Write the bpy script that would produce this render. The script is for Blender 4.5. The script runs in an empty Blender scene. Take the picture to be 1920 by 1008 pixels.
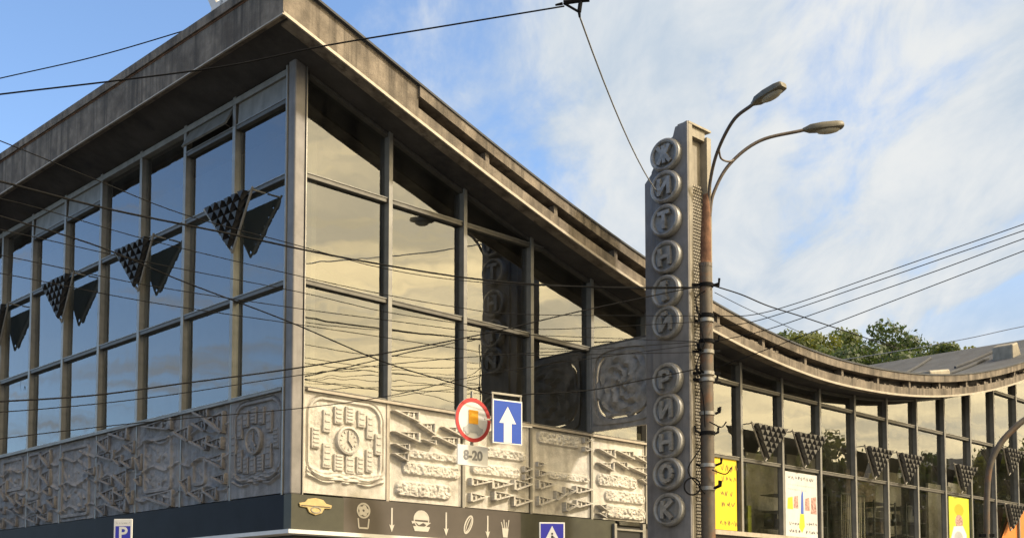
import bpy, math, random
import numpy as np
from mathutils import Vector, Matrix

random.seed(7); RNG = np.random.default_rng(7)
SC = bpy.context.scene
COL = SC.collection
R = math.radians

# ------------------------------------------------------------------ camera
W, H, F = 1920., 1008., 2218.72
YC, PITCH, YAW = 1007.58, 0.066657, 0.790868
EYE = Vector((0, 0, 1.6))
cd = bpy.data.cameras.new('camera'); cam = bpy.data.objects.new('camera', cd); COL.objects.link(cam)
cam.location = EYE; cam.rotation_euler = (math.pi/2 + PITCH, 0, 0)
cd.sensor_width = 36; cd.lens = 36*F/W; cd.shift_y = (YC - H/2)/W
cd.clip_start = .1; cd.clip_end = 3000
SC.camera = cam
SC.render.resolution_x = 1024; SC.render.resolution_y = 537

eR = Vector((math.sin(YAW), math.cos(YAW), 0)); eL = Vector((-math.cos(YAW), math.sin(YAW), 0))
CORNER = Vector((-3.72553, 20, 0))
ROT = math.atan2(eR.y, eR.x)
def loc(s, t, z): return CORNER + eR*s + eL*t + Vector((0, 0, z))      # hall coordinates to world
def at(x, y, Y):                                                       # a direction of sight at depth Y, for laying out
    u = (x - 960)/F; v = (YC - y)/F; c, s = math.cos(PITCH), math.sin(PITCH)
    d = Vector((u, c - v*s, s + v*c)); return EYE + d*(Y/d.y)

# ------------------------------------------------------------------ light
SUN_EL = R(37); sh = (-eL*math.cos(R(32)) + eR*math.sin(R(32))).normalized()
SUND = Vector((sh.x*math.cos(SUN_EL), sh.y*math.cos(SUN_EL), math.sin(SUN_EL)))
sd = bpy.data.lights.new('sun', 'SUN'); so = bpy.data.objects.new('sun', sd); COL.objects.link(so)
sd.energy = 2.75; sd.angle = R(5); sd.color = (1, .88, .71)
so.rotation_euler = SUND.to_track_quat('Z', 'Y').to_euler(); so.location = (30, -10, 40)

wd = bpy.data.worlds.new('World'); SC.world = wd; wd.use_nodes = True
nt = wd.node_tree; N = nt.nodes; LK = nt.links; N.clear()
def wn(t, **k):
    n = N.new(t)
    for a, b in k.items(): setattr(n, a, b)
    return n
def wmath(op, a, b=None, c=None, clamp=False):
    n = wn('ShaderNodeMath', operation=op, use_clamp=clamp)
    for i, v in enumerate((a, b, c)):
        if v is None: continue
        if isinstance(v, (int, float)): n.inputs[i].default_value = v
        else: LK.new(v, n.inputs[i])
    return n.outputs[0]
def wsmooth(v, a, b, lo=0., hi=1.):
    n = wn('ShaderNodeMapRange', interpolation_type='SMOOTHSTEP'); LK.new(v, n.inputs[0])
    n.inputs[1].default_value = a; n.inputs[2].default_value = b; n.inputs[3].default_value = lo; n.inputs[4].default_value = hi
    return n.outputs[0]
def wmix(f, a, b):
    n = wn('ShaderNodeMix', data_type='RGBA')
    for i, v in ((0, f), (6, a), (7, b)):
        if isinstance(v, (int, float)): n.inputs[i].default_value = v
        elif isinstance(v, tuple): n.inputs[i].default_value = (*v, 1)
        else: LK.new(v, n.inputs[i])
    return n.outputs[2]
sky = wn('ShaderNodeTexSky', sky_type='NISHITA', sun_disc=False)
sky.sun_elevation = SUN_EL; sky.sun_rotation = math.atan2(SUND.x, SUND.y); sky.dust_density = .4; sky.ozone_density = 3.2; sky.altitude = 300; sky.air_density = 1.0
tc = wn('ShaderNodeTexCoord'); sep = wn('ShaderNodeSeparateXYZ'); LK.new(tc.outputs['Generated'], sep.inputs[0])
dx, dy, dz = sep.outputs
zz = wmath('ADD', wmath('MAXIMUM', dz, 0.), .16)
cv = wn('ShaderNodeCombineXYZ'); LK.new(wmath('DIVIDE', dx, zz), cv.inputs[0]); LK.new(wmath('DIVIDE', dy, zz), cv.inputs[1])
mp = wn('ShaderNodeMapping'); LK.new(cv.outputs[0], mp.inputs[0]); mp.inputs['Rotation'].default_value = (0, 0, R(28)); mp.inputs['Scale'].default_value = (1.5, .62, 1)
def wnoise(scale, det, rough, dist, off=(0, 0, 0)):
    m = wn('ShaderNodeMapping'); LK.new(mp.outputs[0], m.inputs[0]); m.inputs['Location'].default_value = off
    n = wn('ShaderNodeTexNoise'); LK.new(m.outputs[0], n.inputs['Vector'])
    n.inputs['Scale'].default_value = scale; n.inputs['Detail'].default_value = det; n.inputs['Roughness'].default_value = rough; n.inputs['Distortion'].default_value = dist
    return n.outputs[0]
n1 = wnoise(1.25, 9, .6, .45, (3.1, 1.7, 0)); n2 = wnoise(4.2, 8, .6, .35, (9.2, 4.4, 0)); n3 = wnoise(1.6, 6, .6, .5, (1.3, 7.7, 0))
fb = wmath('ADD', wmath('MULTIPLY', n1, .6), wmath('MULTIPLY', n2, .4))
bias = wsmooth(dx, -.34, .20, -.13, .12)                                # the cloud sheet thickens towards the right
bias = wmath('ADD', bias, wsmooth(dx, -.55, -.9, 0., .08))
cover = wsmooth(wmath('ADD', fb, bias), .43, .615)
low = wmath('MULTIPLY', wsmooth(dz, .19, .36, .95, 0.), wsmooth(dx, -.35, .15, .25, 1.))                                    # haze towards the horizon

glow = wn('ShaderNodeVectorMath', operation='DOT_PRODUCT'); LK.new(tc.outputs['Generated'], glow.inputs[0]); glow.inputs[1].default_value = SUND
gl = wsmooth(glow.outputs['Value'], .40, .92)
cover = wmath('MAXIMUM', wmath('MAXIMUM', cover, low), wsmooth(glow.outputs['Value'], .45, .8, 0., .93))   # bright veil round the sun
shade = wsmooth(wmath('ADD', wmath('MULTIPLY', n3, .5), wmath('MULTIPLY', n2, .5)), .36, .64); shade2 = wsmooth(wmath('ADD', wmath('MULTIPLY', wnoise(1.9, 6, .55, .8, (5.5, 2.2, 0)), .6), wmath('MULTIPLY', n2, .4)), .38, .60)
ccool = wmix(shade, (.30, .36, .43), (.475, .488, .492))
cwarm = wmix(shade2, (1.7, 1.40, .86), (3.3, 2.55, 1.36))
cc = wmix(gl, ccool, cwarm)
bs = wn('ShaderNodeVectorMath', operation='SCALE'); LK.new(sky.outputs[0], bs.inputs[0]); bs.inputs['Scale'].default_value = .15
col = wmix(cover, bs.outputs[0], cc)
bg = wn('ShaderNodeBackground'); LK.new(col, bg.inputs[0]); bg.inputs[1].default_value = 1.
ow = wn('ShaderNodeOutputWorld'); LK.new(bg.outputs[0], ow.inputs[0])

vs = SC.view_settings; vs.view_transform = 'Standard'; vs.look = 'None'; vs.exposure = 0.8; vs.gamma = 1; vs.use_curve_mapping = False
SC.render.engine = 'CYCLES'
SC.cycles.max_bounces = 8; SC.cycles.transparent_max_bounces = 12

# ------------------------------------------------------------------ materials
MATS = {}
def mat(name, base, rough=.7, metal=0., var=.25, scale=3., bump=.0, bscale=20., streak=0., dirt=None, spec=.4, coord='Object'):
    if name in MATS: return MATS[name]
    m = bpy.data.materials.new(name); m.use_nodes = True; t = m.node_tree; n = t.nodes; l = t.links
    b = n['Principled BSDF']; b.inputs['Roughness'].default_value = rough; b.inputs['Metallic'].default_value = metal
    b.inputs['Specular IOR Level'].default_value = spec
    co = n.new('ShaderNodeTexCoord')
    def noise(sc, det=6, rg=.6, stretch=None):
        x = n.new('ShaderNodeTexNoise'); x.inputs['Scale'].default_value = sc; x.inputs['Detail'].default_value = det; x.inputs['Roughness'].default_value = rg
        src = co.outputs[coord]
        if stretch:
            mm = n.new('ShaderNodeMapping'); mm.inputs['Scale'].default_value = stretch; l.new(src, mm.inputs[0]); src = mm.outputs[0]
        l.new(src, x.inputs['Vector']); return x.outputs[0]
    def mixc(f, a, c):
        x = n.new('ShaderNodeMix'); x.data_type = 'RGBA'; l.new(f, x.inputs[0])
        for i, v in ((6, a), (7, c)):
            if isinstance(v, tuple): x.inputs[i].default_value = (*v, 1)
            else: l.new(v, x.inputs[i])
        return x.outputs[2]
    def ramp(v, a, c):
        x = n.new('ShaderNodeMapRange'); l.new(v, x.inputs[0]); x.inputs[1].default_value = a; x.inputs[2].default_value = c; return x.outputs[0]
    lo = tuple(c*(1 - var) for c in base); hi = tuple(min(1, c*(1 + var)) for c in base)
    c = mixc(ramp(noise(scale), .3, .7), lo, hi)
    if dirt:
        c = mixc(ramp(noise(scale*.45, 8, .7), .5, .68), c, dirt)
    if streak:
        sk = ramp(noise(1.0, 7, .65, (5.5, 5.5, .3)), .47, .66)
        mm = n.new('ShaderNodeMath'); mm.operation = 'MULTIPLY'; mm.inputs[1].default_value = streak; l.new(sk, mm.inputs[0])
        c = mixc(mm.outputs[0], c, tuple(x*.35 for x in base))
    l.new(c, b.inputs['Base Color'])
    if bump:
        bp = n.new('ShaderNodeBump'); bp.inputs['Strength'].default_value = bump; bp.inputs['Distance'].default_value = .02
        l.new(noise(bscale, 6, .7), bp.inputs['Height']); l.new(bp.outputs[0], b.inputs['Normal'])
    MATS[name] = m; return m

def glass(name, fac, tint, roughness=.0, wav=.02):
    m = bpy.data.materials.new(name); m.use_nodes = True; t = m.node_tree; n = t.nodes; l = t.links; n.clear()
    o = n.new('ShaderNodeOutputMaterial'); mx = n.new('ShaderNodeMixShader'); tr = n.new('ShaderNodeBsdfTransparent'); g = n.new('ShaderNodeBsdfGlossy')
    tr.inputs[0].default_value = (*tint, 1); g.inputs['Roughness'].default_value = roughness; g.inputs['Color'].default_value = (.92, .95, .98, 1)
    lw = n.new('ShaderNodeFresnel'); lw.inputs[0].default_value = 1.5
    mr = n.new('ShaderNodeMapRange'); l.new(lw.outputs[0], mr.inputs[0]); mr.inputs[1].default_value = .04; mr.inputs[2].default_value = .6; mr.inputs[3].default_value = fac; mr.inputs[4].default_value = .62
    co = n.new('ShaderNodeTexCoord'); nz = n.new('ShaderNodeTexNoise'); nz.inputs['Scale'].default_value = .9; nz.inputs['Detail'].default_value = 2; l.new(co.outputs['Object'], nz.inputs['Vector'])
    bp = n.new('ShaderNodeBump'); bp.inputs['Strength'].default_value = 1; bp.inputs['Distance'].default_value = wav; l.new(nz.outputs[0], bp.inputs['Height'])
    l.new(bp.outputs[0], g.inputs['Normal'])
    df = n.new('ShaderNodeBsdfDiffuse'); df.inputs[0].default_value = (.42, .40, .35, 1); ms = n.new('ShaderNodeMixShader')
    mp_ = n.new('ShaderNodeMapping'); mp_.inputs['Scale'].default_value = (2.2, 2.2, .5); gm = n.new('ShaderNodeNewGeometry'); l.new(gm.outputs['Position'], mp_.inputs[0])
    dn = n.new('ShaderNodeTexNoise'); dn.inputs['Scale'].default_value = 1.1; dn.inputs['Detail'].default_value = 8; dn.inputs['Roughness'].default_value = .65; l.new(mp_.outputs[0], dn.inputs['Vector'])
    dr = n.new('ShaderNodeMapRange'); l.new(dn.outputs[0], dr.inputs[0]); dr.inputs[1].default_value = .38; dr.inputs[2].default_value = .75; dr.inputs[3].default_value = .0; dr.inputs[4].default_value = .045
    l.new(mr.outputs[0], mx.inputs[0]); l.new(tr.outputs[0], mx.inputs[1]); l.new(g.outputs[0], mx.inputs[2])
    l.new(dr.outputs[0], ms.inputs[0]); l.new(mx.outputs[0], ms.inputs[1]); l.new(df.outputs[0], ms.inputs[2]); l.new(ms.outputs[0], o.inputs[0])
    MATS[name] = m; return m

M_conc = mat('weathered_concrete', (.172, .145, .116), .85, var=.5, scale=2.2, bump=.6, bscale=26, streak=.95, dirt=(.085, .068, .052))
M_soff = mat('shade_dark_concrete', (.045, .042, .042), .9, var=.4, scale=1.5, bump=.3, bscale=14, dirt=(.016, .016, .02))  # shade under the roof put into a near-black base colour
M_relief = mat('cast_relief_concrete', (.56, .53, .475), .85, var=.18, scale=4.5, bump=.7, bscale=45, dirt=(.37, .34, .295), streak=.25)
M_relief_dk = mat('shaded_relief_concrete', (.27, .25, .235), .85, var=.2, scale=3.5, bump=.7, bscale=45, dirt=(.17, .155, .145), streak=.4)  # same cast concrete, darkened in colour for the shaded left front
M_alu = mat('dull_aluminium', (.25, .24, .22), .42, .45, var=.16, scale=5, bump=.05, streak=.25)
M_frame = mat('grey_painted_frame', (.20, .195, .18), .5, .2, var=.18, scale=4, streak=.3)
M_tran = mat('dark_transom_steel', (.10, .095, .085), .5, .3, var=.2, scale=6)
M_trim = mat('pale_drip_trim', (.36, .32, .265), .6, .1, var=.2, scale=6)
M_roof = mat('roofing_felt', (.055, .06, .07), .8, var=.35, scale=1.2, bump=.4, bscale=8, dirt=(.05, .05, .055))
M_rust = mat('rust', (.165, .082, .045), .85, var=.5, scale=9, bump=.4, bscale=60, dirt=(.11, .05, .03))
M_pole = mat('pole_paint', (.095, .078, .06), .6, .2, var=.25, scale=6, bump=.15, bscale=50, streak=.4, dirt=(.16, .075, .035))
M_arm = mat('brown_arm_steel', (.10, .08, .065), .55, .3, var=.3, scale=12)
M_head = mat('lamp_housing', (.12, .11, .085), .5, .2, var=.2, scale=9)
M_lens = mat('lamp_cover', (.30, .28, .22), .3, var=.1)
M_pyl = mat('pylon_plate', (.185, .175, .17), .62, .15, var=.22, scale=3, bump=.15, bscale=30, streak=.35)
M_pyls = mat('pylon_trim', (.25, .225, .18), .6, .1, var=.2, scale=4, streak=.4)
M_disc = mat('letter_disc_metal', (.265, .26, .25), .48, .3, var=.25, scale=7, bump=.15, bscale=40, streak=.6, dirt=(.19, .17, .145))
M_wire = mat('cable_rubber', (.009, .009, .010), .85, var=.3, spec=.06)
M_wire2 = mat('galvanised_wire', (.28, .29, .31), .5, .5, var=.2)
M_navy = mat('navy_fascia', (.008, .010, .015), .55, var=.3, scale=2, spec=.12)
M_brown = mat('brown_fascia_board', (.062, .051, .043), .5, var=.15, scale=2)
M_olive = mat('dark_olive_board', (.035, .035, .022), .5, var=.3, scale=3)
M_white = mat('white_paint', (.60, .595, .58), .7, var=.06, scale=6)
M_cream = mat('pale_icon_print', (.42, .395, .35), .6, var=.08, scale=8)
M_gold = mat('gold_emblem', (.42, .32, .15), .45, .15, var=.15, scale=9)
M_black = mat('shop_black', (.012, .012, .014), .4, var=.2)
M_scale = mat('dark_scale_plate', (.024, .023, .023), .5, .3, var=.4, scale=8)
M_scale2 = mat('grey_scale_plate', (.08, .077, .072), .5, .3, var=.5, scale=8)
M_rod = mat('ornament_rod', (.24, .225, .20), .5, .3, var=.2, scale=9)
M_red = mat('sign_red', (.42, .03, .03), .6, var=.08)
M_blue = mat('sign_blue', (.004, .05, .36), .6, var=.06)
M_navyb = mat('sign_dark_blue', (.03, .03, .34), .4, var=.06)
M_orange = mat('sign_orange', (.70, .33, .015), .45, var=.05)
M_grey = mat('sign_grey', (.33, .34, .35), .5, var=.1)
M_dgrey = mat('sign_dark_grey', (.20, .20, .205), .8, var=.1, spec=.1)
M_ink = mat('print_ink', (.03, .03, .035), .6, var=.1)
M_yel = mat('poster_yellow', (.66, .46, .012), .55, var=.06, scale=2)
M_lime = mat('poster_lime', (.46, .50, .03), .55, var=.15, scale=2)
M_orp = mat('poster_orange', (.55, .19, .04), .55, var=.08)
M_pblue = mat('print_blue', (.05, .10, .40), .55, var=.1)
M_pyel = mat('print_yellow', (.80, .66, .03), .55, var=.1)
M_paper = mat('poster_paper', (.50, .50, .49), .6, var=.1, scale=3)
M_bink = mat('brown_ink', (.13, .085, .02), .6, var=.3)
M_photo = mat('print_photo', (.36, .21, .18), .55, var=.8, scale=14)
M_int = mat('interior_wall', (.10, .095, .08), .9, var=.25, scale=1.2)
M_intf = mat('interior_floor', (.07, .065, .06), .7, var=.2)
M_blind = mat('blind_fabric', (.55, .51, .40), .85, var=.1, scale=6)
M_cloth = mat('dark_blue_cloth', (.05, .06, .20), .9, var=.3, scale=9)
M_goods = mat('stacked_goods', (.22, .17, .12), .8, var=.8, scale=5)
M_bark = mat('bark', (.10, .075, .055), .9, var=.3, scale=8, bump=.5)
M_asph = mat('asphalt', (.055, .055, .055), .9, var=.2, scale=1.5, bump=.2)
M_pave = mat('pavement', (.13, .125, .12), .9, var=.15, scale=2, bump=.2)
M_hill = mat('hill_grass', (.06, .08, .03), .95, var=.4, scale=.3)
M_wall = mat('far_plaster', (.30, .27, .22), .9, var=.15, scale=.5)
M_glass = glass('facade_glass', .16, (.62, .64, .61), .0, .004)
M_glassL = glass('vent_glass', .25, (.35, .36, .35), .08, .003)

def leafmat(name, a, b, tr):
    m = bpy.data.materials.new(name); m.use_nodes = True; t = m.node_tree; n = t.nodes; l = t.links
    bs_ = n['Principled BSDF']; bs_.inputs['Roughness'].default_value = .6
    g = n.new('ShaderNodeNewGeometry'); x = n.new('ShaderNodeMix'); x.data_type = 'RGBA'; l.new(g.outputs['Random Per Island'], x.inputs[0])
    x.inputs[6].default_value = (*a, 1); x.inputs[7].default_value = (*b, 1)
    l.new(x.outputs[2], bs_.inputs['Base Color'])
    tl = n.new('ShaderNodeBsdfTranslucent'); tl.inputs[0].default_value = (*tr, 1)
    ms = n.new('ShaderNodeMixShader'); ms.inputs[0].default_value = .3; l.new(bs_.outputs[0], ms.inputs[1]); l.new(tl.outputs[0], ms.inputs[2]); l.new(ms.outputs[0], n['Material Output'].inputs[0])
    MATS[name] = m; return m
M_leaf = [leafmat('leaf_deep', (.018, .034, .013), (.055, .08, .026), (.10, .15, .03)), leafmat('leaf_mid', (.028, .048, .015), (.08, .11, .03), (.16, .20, .03)), leafmat('leaf_bright', (.05, .072, .016), (.13, .155, .035), (.25, .26, .04))]

# ------------------------------------------------------------------ helpers
class MB:
    def __init__(s): s.v = []; s.f = []
    def add(s, vs, fs):
        o = len(s.v); s.v += [tuple(v) for v in vs]; s.f += [tuple(i + o for i in f) for f in fs]; return s
    def box(s, x0, x1, y0, y1, z0, z1):
        return s.add([(x, y, z) for z in (z0, z1) for y in (y0, y1) for x in (x0, x1)], [(0, 2, 3, 1), (4, 5, 7, 6), (0, 1, 5, 4), (2, 6, 7, 3), (0, 4, 6, 2), (1, 3, 7, 5)])
    def prism(s, poly, fn, a, b):                     # poly of (p, q); fn(p, q, d) gives a point
        n = len(poly); return s.add([fn(p, q, a) for p, q in poly] + [fn(p, q, b) for p, q in poly],
            [tuple(range(n - 1, -1, -1)), tuple(range(n, 2*n))] + [(i, (i + 1) % n, n + (i + 1) % n, n + i) for i in range(n)])
    def bar(s, a, b, w, d=None, up=(0, 0, 1)):
        a = Vector(a); b = Vector(b); d = w if d is None else d; t = (b - a).normalized(); u = t.cross(Vector(up))
        u = t.cross(Vector((1, 0, 0))) if u.length < 1e-4 else u
        u.normalize(); v = u.cross(t); P = []
        for c in (a, b):
            for i, j in ((-1, -1), (1, -1), (1, 1), (-1, 1)): P.append(c + u*(i*w/2) + v*(j*d/2))
        return s.add(P, [(3, 2, 1, 0), (4, 5, 6, 7), (0, 1, 5, 4), (1, 2, 6, 5), (2, 3, 7, 6), (3, 0, 4, 7)])
    def tube(s, pts, r, n=8, cap=True):
        pts = [Vector(p) for p in pts]; rs = r if isinstance(r, (list, tuple)) else [r]*len(pts); V = []; Fs = []
        ref = None
        for i, p in enumerate(pts):
            t = (pts[min(i + 1, len(pts) - 1)] - pts[max(i - 1, 0)]).normalized()
            if ref is None: ref = t.orthogonal().normalized()
            ref = (ref - t*ref.dot(t)).normalized(); w = t.cross(ref)
            for k in range(n): a = 2*math.pi*k/n; V.append(p + (ref*math.cos(a) + w*math.sin(a))*rs[i])
        for i in range(len(pts) - 1):
            for k in range(n): Fs.append((i*n + k, i*n + (k + 1) % n, (i + 1)*n + (k + 1) % n, (i + 1)*n + k))
        if cap: Fs += [tuple(range(n - 1, -1, -1)), tuple(range((len(pts) - 1)*n, len(pts)*n))]
        return s.add(V, Fs)
    def lathe(s, prof, fn, n=28):                     # prof (r, d); fn(p, q, d)
        V = []; Fs = []
        for r, d in prof:
            for k in range(n): a = 2*math.pi*k/n; V.append(fn(r*math.cos(a), r*math.sin(a), d))
        for i in range(len(prof) - 1):
            for k in range(n): Fs.append((i*n + k, i*n + (k + 1) % n, (i + 1)*n + (k + 1) % n, (i + 1)*n + k))
        Fs.append(tuple(range((len(prof) - 1)*n, len(prof)*n)))
        return s.add(V, Fs)
    def mesh(s, name, m=None, smooth=False):
        me = bpy.data.meshes.new(name); me.from_pydata(s.v, [], s.f)
        if m: me.materials.append(m)
        if smooth:
            me.polygons.foreach_set('use_smooth', [True]*len(me.polygons))
            if smooth != 'all': me.set_sharp_from_angle(angle=R(40))
        me.update(); return me
    def build(s, name, m, parent=None, smooth=False):
        return link(name, s.mesh(name, m, smooth), parent)
def link(name, me, parent=None):
    o = bpy.data.objects.new(name, me); COL.objects.link(o); o.parent = parent; return o
def empty(name, at_=(0, 0, 0), rz=0):
    o = bpy.data.objects.new(name, None); COL.objects.link(o); o.location = at_; o.rotation_euler = (0, 0, rz); return o
def tag(o, label=None, cat=None, group=None, kind=None):
    for k, v in (('label', label), ('category', cat), ('group', group), ('kind', kind)):
        if v: o[k] = v
    return o
def bevel(o, w=.01, seg=2):
    b = o.modifiers.new('bevel', 'BEVEL'); b.width = w; b.segments = seg; b.limit_method = 'ANGLE'; return o
def text_mesh(txt, size, depth, m, name, align='CENTER', bold=0.):
    c = bpy.data.curves.new(name, 'FONT'); c.body = txt; c.size = size; c.extrude = depth/2; c.align_x = align; c.align_y = 'CENTER'; c.offset = bold; c.resolution_u = 3
    o = bpy.data.objects.new(name, c); COL.objects.link(o)
    bpy.context.view_layer.update()
    me = bpy.data.meshes.new_from_object(o.evaluated_get(bpy.context.evaluated_depsgraph_get())); bpy.data.objects.remove(o); bpy.data.curves.remove(c)
    me.name = name; me.materials.clear(); me.materials.append(m); return me
def spline(pts, n=8):
    pts = [Vector(p) for p in pts]; P = [2*pts[0] - pts[1]] + pts + [2*pts[-1] - pts[-2]]; out = []
    for i in range(1, len(P) - 2):
        for k in range(n):
            t = k/n; a, b, c, d = P[i - 1:i + 3]
            out.append(.5*((2*b) + (c - a)*t + (2*a - 5*b + 4*c - d)*t*t + (3*b - a - 3*c + d)*t**3))
    return out + [pts[-1]]

# ------------------------------------------------------------------ ground and far setting
def sheet(name, x0, x1, y0, y1, z, m):
    return tag(MB().add([(x0, y0, z), (x1, y0, z), (x1, y1, z), (x0, y1, z)], [(0, 1, 2, 3)]).build(name, m), kind='structure')
sheet('ground', -900, 900, -700, 1500, -.02, M_asph)
pv = MB()
for a in (loc(-3.2, -4.2, 0), ):
    pv.v += [tuple(loc(s, t, z)) for z in (-.01, .13) for s, t in ((-3.2, -4.2), (40, -4.2), (40, 18), (-3.2, 18))]
    pv.f += [(4, 5, 6, 7), (0, 1, 5, 4), (1, 2, 6, 5), (2, 3, 7, 6), (3, 0, 4, 7)]
tag(pv.build('pavement', M_pave), kind='structure')

# hill behind the hall
hv = []; hf = []; nx, ny = 60, 30
for j in range(ny + 1):
    for i in range(nx + 1):
        x = -60 + 240*i/nx; y = 62 + 120*j/ny
        z = 11.5*(1 - math.exp(-((y - 62)/16)**2))*math.exp(-((x - 38)/45)**2) + .5*math.sin(x*.21)*math.sin(y*.17) - .4
        hv.append((x, y, z))
for j in range(ny):
    for i in range(nx): a = j*(nx + 1) + i; hf.append((a, a + 1, a + nx + 2, a + nx + 1))
tag(MB().add(hv, hf).build('hill', M_hill, None, 'all'), kind='structure')

# ------------------------------------------------------------------ the market hall
PB, PT, T2, T1 = 3.6895, 5.5174, 7.3762, 9.2529
BR, OR = 1.8624, .127; BL, OL = 1.78956, .116
PC = (-1.17104464e-05, 6.93929469e-04, -1.12297031e-03, -3.23571776e-01, 1.11572673e+01)
def zt(s):                                            # the hanging line of the roof's underside
    a = np.polyval(PC, min(s, 20)); b = 7.78 + .0119*(s - 16.3)**2
    k = min(1, max(0, (s - 15)/3)); k = k*k*(3 - 2*k); return a*(1 - k) + b*k
SMAX, OV, DEEP = 34.6, .93, 18.3
hall = empty('market_hall', CORNER, ROT)
tag(hall, 'glazed market hall with a sagging concrete roof and cast relief panels', 'building')
xs = list(np.arange(-OV, SMAX + .01, .4)); xs[-1] = SMAX
def strip(name, fn0, fn1, y0, y1, m, xa=-OV, xb=SMAX, parent=hall):       # a band that follows the roof line
    X = [x for x in xs if xa + .05 < x < xb - .05]; X = [xa] + X + [xb]; b = MB(); V = []; Fs = []
    for x in X: V += [(x, y0, fn0(x)), (x, y1, fn0(x)), (x, y1, fn1(x)), (x, y0, fn1(x))]
    for i in range(len(X) - 1):
        for k in range(4): Fs.append((i*4 + k, i*4 + (k + 1) % 4, i*4 + 4 + (k + 1) % 4, i*4 + 4 + k))
    Fs += [(0, 3, 2, 1), tuple(len(V) - 4 + k for k in range(4))]
    return b.add(V, Fs).build(name, m, parent)
TH = .60
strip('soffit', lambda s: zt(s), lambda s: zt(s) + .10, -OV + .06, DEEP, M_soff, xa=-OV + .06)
strip('roof_deck', lambda s: zt(s) + .13, lambda s: zt(s) + TH - .03, -OV + .34, DEEP, M_roof, xa=-OV + .32)
strip('fascia', lambda s: zt(s) - .035, lambda s: zt(s) + TH, -OV, -OV + .30, M_conc, xa=-OV + .16, xb=1.95)
strip('fascia', lambda s: zt(s) - .035, lambda s: zt(s) + .20, -OV, -OV + .30, M_conc, xa=1.95)
strip('gutter_back', lambda s: zt(s) + .20, lambda s: zt(s) + .40, -OV + .26, -OV + .30, M_soff, xa=1.95)  # shade of the slot painted in with the near-black soffit colour
strip('roof_edge_beam', lambda s: zt(s) + .39, lambda s: zt(s) + TH, -OV - .05, -OV + .32, M_conc, xa=1.95)
strip('drip_trim', lambda s: zt(s) - .06, lambda s: zt(s) - .005, -OV - .015, -OV + .02, M_trim, xa=-OV + .01)
strip('roof_flashing', lambda s: zt(s) + TH - .01, lambda s: zt(s) + TH + .03, -OV - .075, -OV + .36, M_roof, xa=-OV + .17)
post = MB().box(-.05, .05, -OV + .02, -OV + .24, -.01, .21).mesh('gutter_post', M_conc)
for k in range(2, 19):
    s = 1.862*k - .02 + random.uniform(-.05, .05); o = link('gutter_post', post, hall); o.location = (s, 0, zt(s) + .19); o.rotation_euler = (0, random.uniform(-.08, .08), 0)
# rubble in the gutter
rub = MB()
for k in range(150):
    s = random.uniform(12, 33); w = random.uniform(.05, .25); h = random.uniform(.03, .12); y = random.uniform(-OV + .03, -OV + .15)
    rub.add([(s + x*w, y + yy*.07, zt(s) + .195 + z*h) for z in (0, random.uniform(.5, 1)) for yy in (0, 1) for x in (0, 1)], [(0, 2, 3, 1), (4, 5, 7, 6), (0, 1, 5, 4), (2, 6, 7, 3), (0, 4, 6, 2), (1, 3, 7, 5)])
tag(rub.build('gutter_rubble', M_conc, hall), kind='stuff')
# the end fascia over the left front
zc = zt(-OV)
e = MB(); n = 24; V = []; Fs = []
for i in range(n + 1):
    t = -OV + .0 + (18 + OV)*i/n; top = zc + .60 + .012*max(0, t)
    V += [(-OV, t, zc - .04), (-OV + .16, t, zc - .04), (-OV + .16, t, top), (-OV, t, top)]
for i in range(n):
    for k in range(4): Fs.append((i*4 + k, i*4 + 4 + k, i*4 + 4 + (k + 1) % 4, i*4 + (k + 1) % 4))
Fs += [(0, 1, 2, 3), tuple(len(V) - 1 - k for k in range(4))]
e.add(V, Fs).build('fascia', M_conc, hall)
e = MB(); V = []; 
for i in range(n + 1):
    t = -OV - .03 + (18 + OV)*i/n; top = zc + .60 + .012*max(0, t)
    V += [(-OV - .05, t, top + .002), (-OV + .40, t, top + .002), (-OV + .40, t, top + .17), (-OV - .05, t, top + .17)]
e.add(V, Fs).build('roof_cap', M_conc, hall)
e = MB(); V = []
for i in range(n + 1):
    t = -OV + (18 + OV)*i/n; top = zc + .60 + .012*max(0, t)
    V += [(-OV - .012, t, top - .025), (-OV + .1, t, top - .025), (-OV + .1, t, top + .001), (-OV - .012, t, top + .001)]
e.add(V, Fs).build('rust_joint', M_rust, hall)
MB().box(-OV - .016, -OV + .02, -OV - .012, 18, zc - .065, zc - .042).build('drip_trim', M_trim, hall)

# mullions, transoms, panes -------------------------------------------------
mullR = MB()
def mull_mesh(h, wid, dep, m): return MB().box(-wid/2, wid/2, -dep, .04, 0, h)
def paneR(s0, s1, z0, z1, m=M_glass, name='window_pane'):
    n = 6; pts = [(s0, z0), (s1, z0)]
    ta, tb = zt(s0) + .06, zt(s1) + .06
    if min(ta, tb) < z1 + .2 or z1 > 9.5:
        pts += [(s1 + (s0 - s1)*i/n, min(z1, zt(s1 + (s0 - s1)*i/n) + .06)) for i in range(n + 1)]
    else: pts += [(s1, z1), (s0, z1)]
    zs = [p[1] for p in pts]
    if max(zs[2:]) - z0 < .12: return
    cx = (s0 + s1)/2; cz = z0
    o = MB().add([(p - cx, 0, q - cz) for p, q in pts], [tuple(range(len(pts)))]).build(name, m, hall)
    o.location = (cx, .02, cz); o.rotation_euler = (random.gauss(0, .0022), 0, random.gauss(0, .0022))
    return o
NB = 18
for k in range(1, NB + 1):
    s = OR + k*BR
    if s > SMAX - .2: break
    z0 = PT if k < 6 else PB
    b = MB().box(-.03, .03, -.10, .05, z0 + .003, zt(s) + .03); b.box(-.043, .043, -.118, -.098, z0 + .003, zt(s) + .03)
    o = b.build('mullion', M_frame, hall); o.location = (s, 0, 0)
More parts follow.
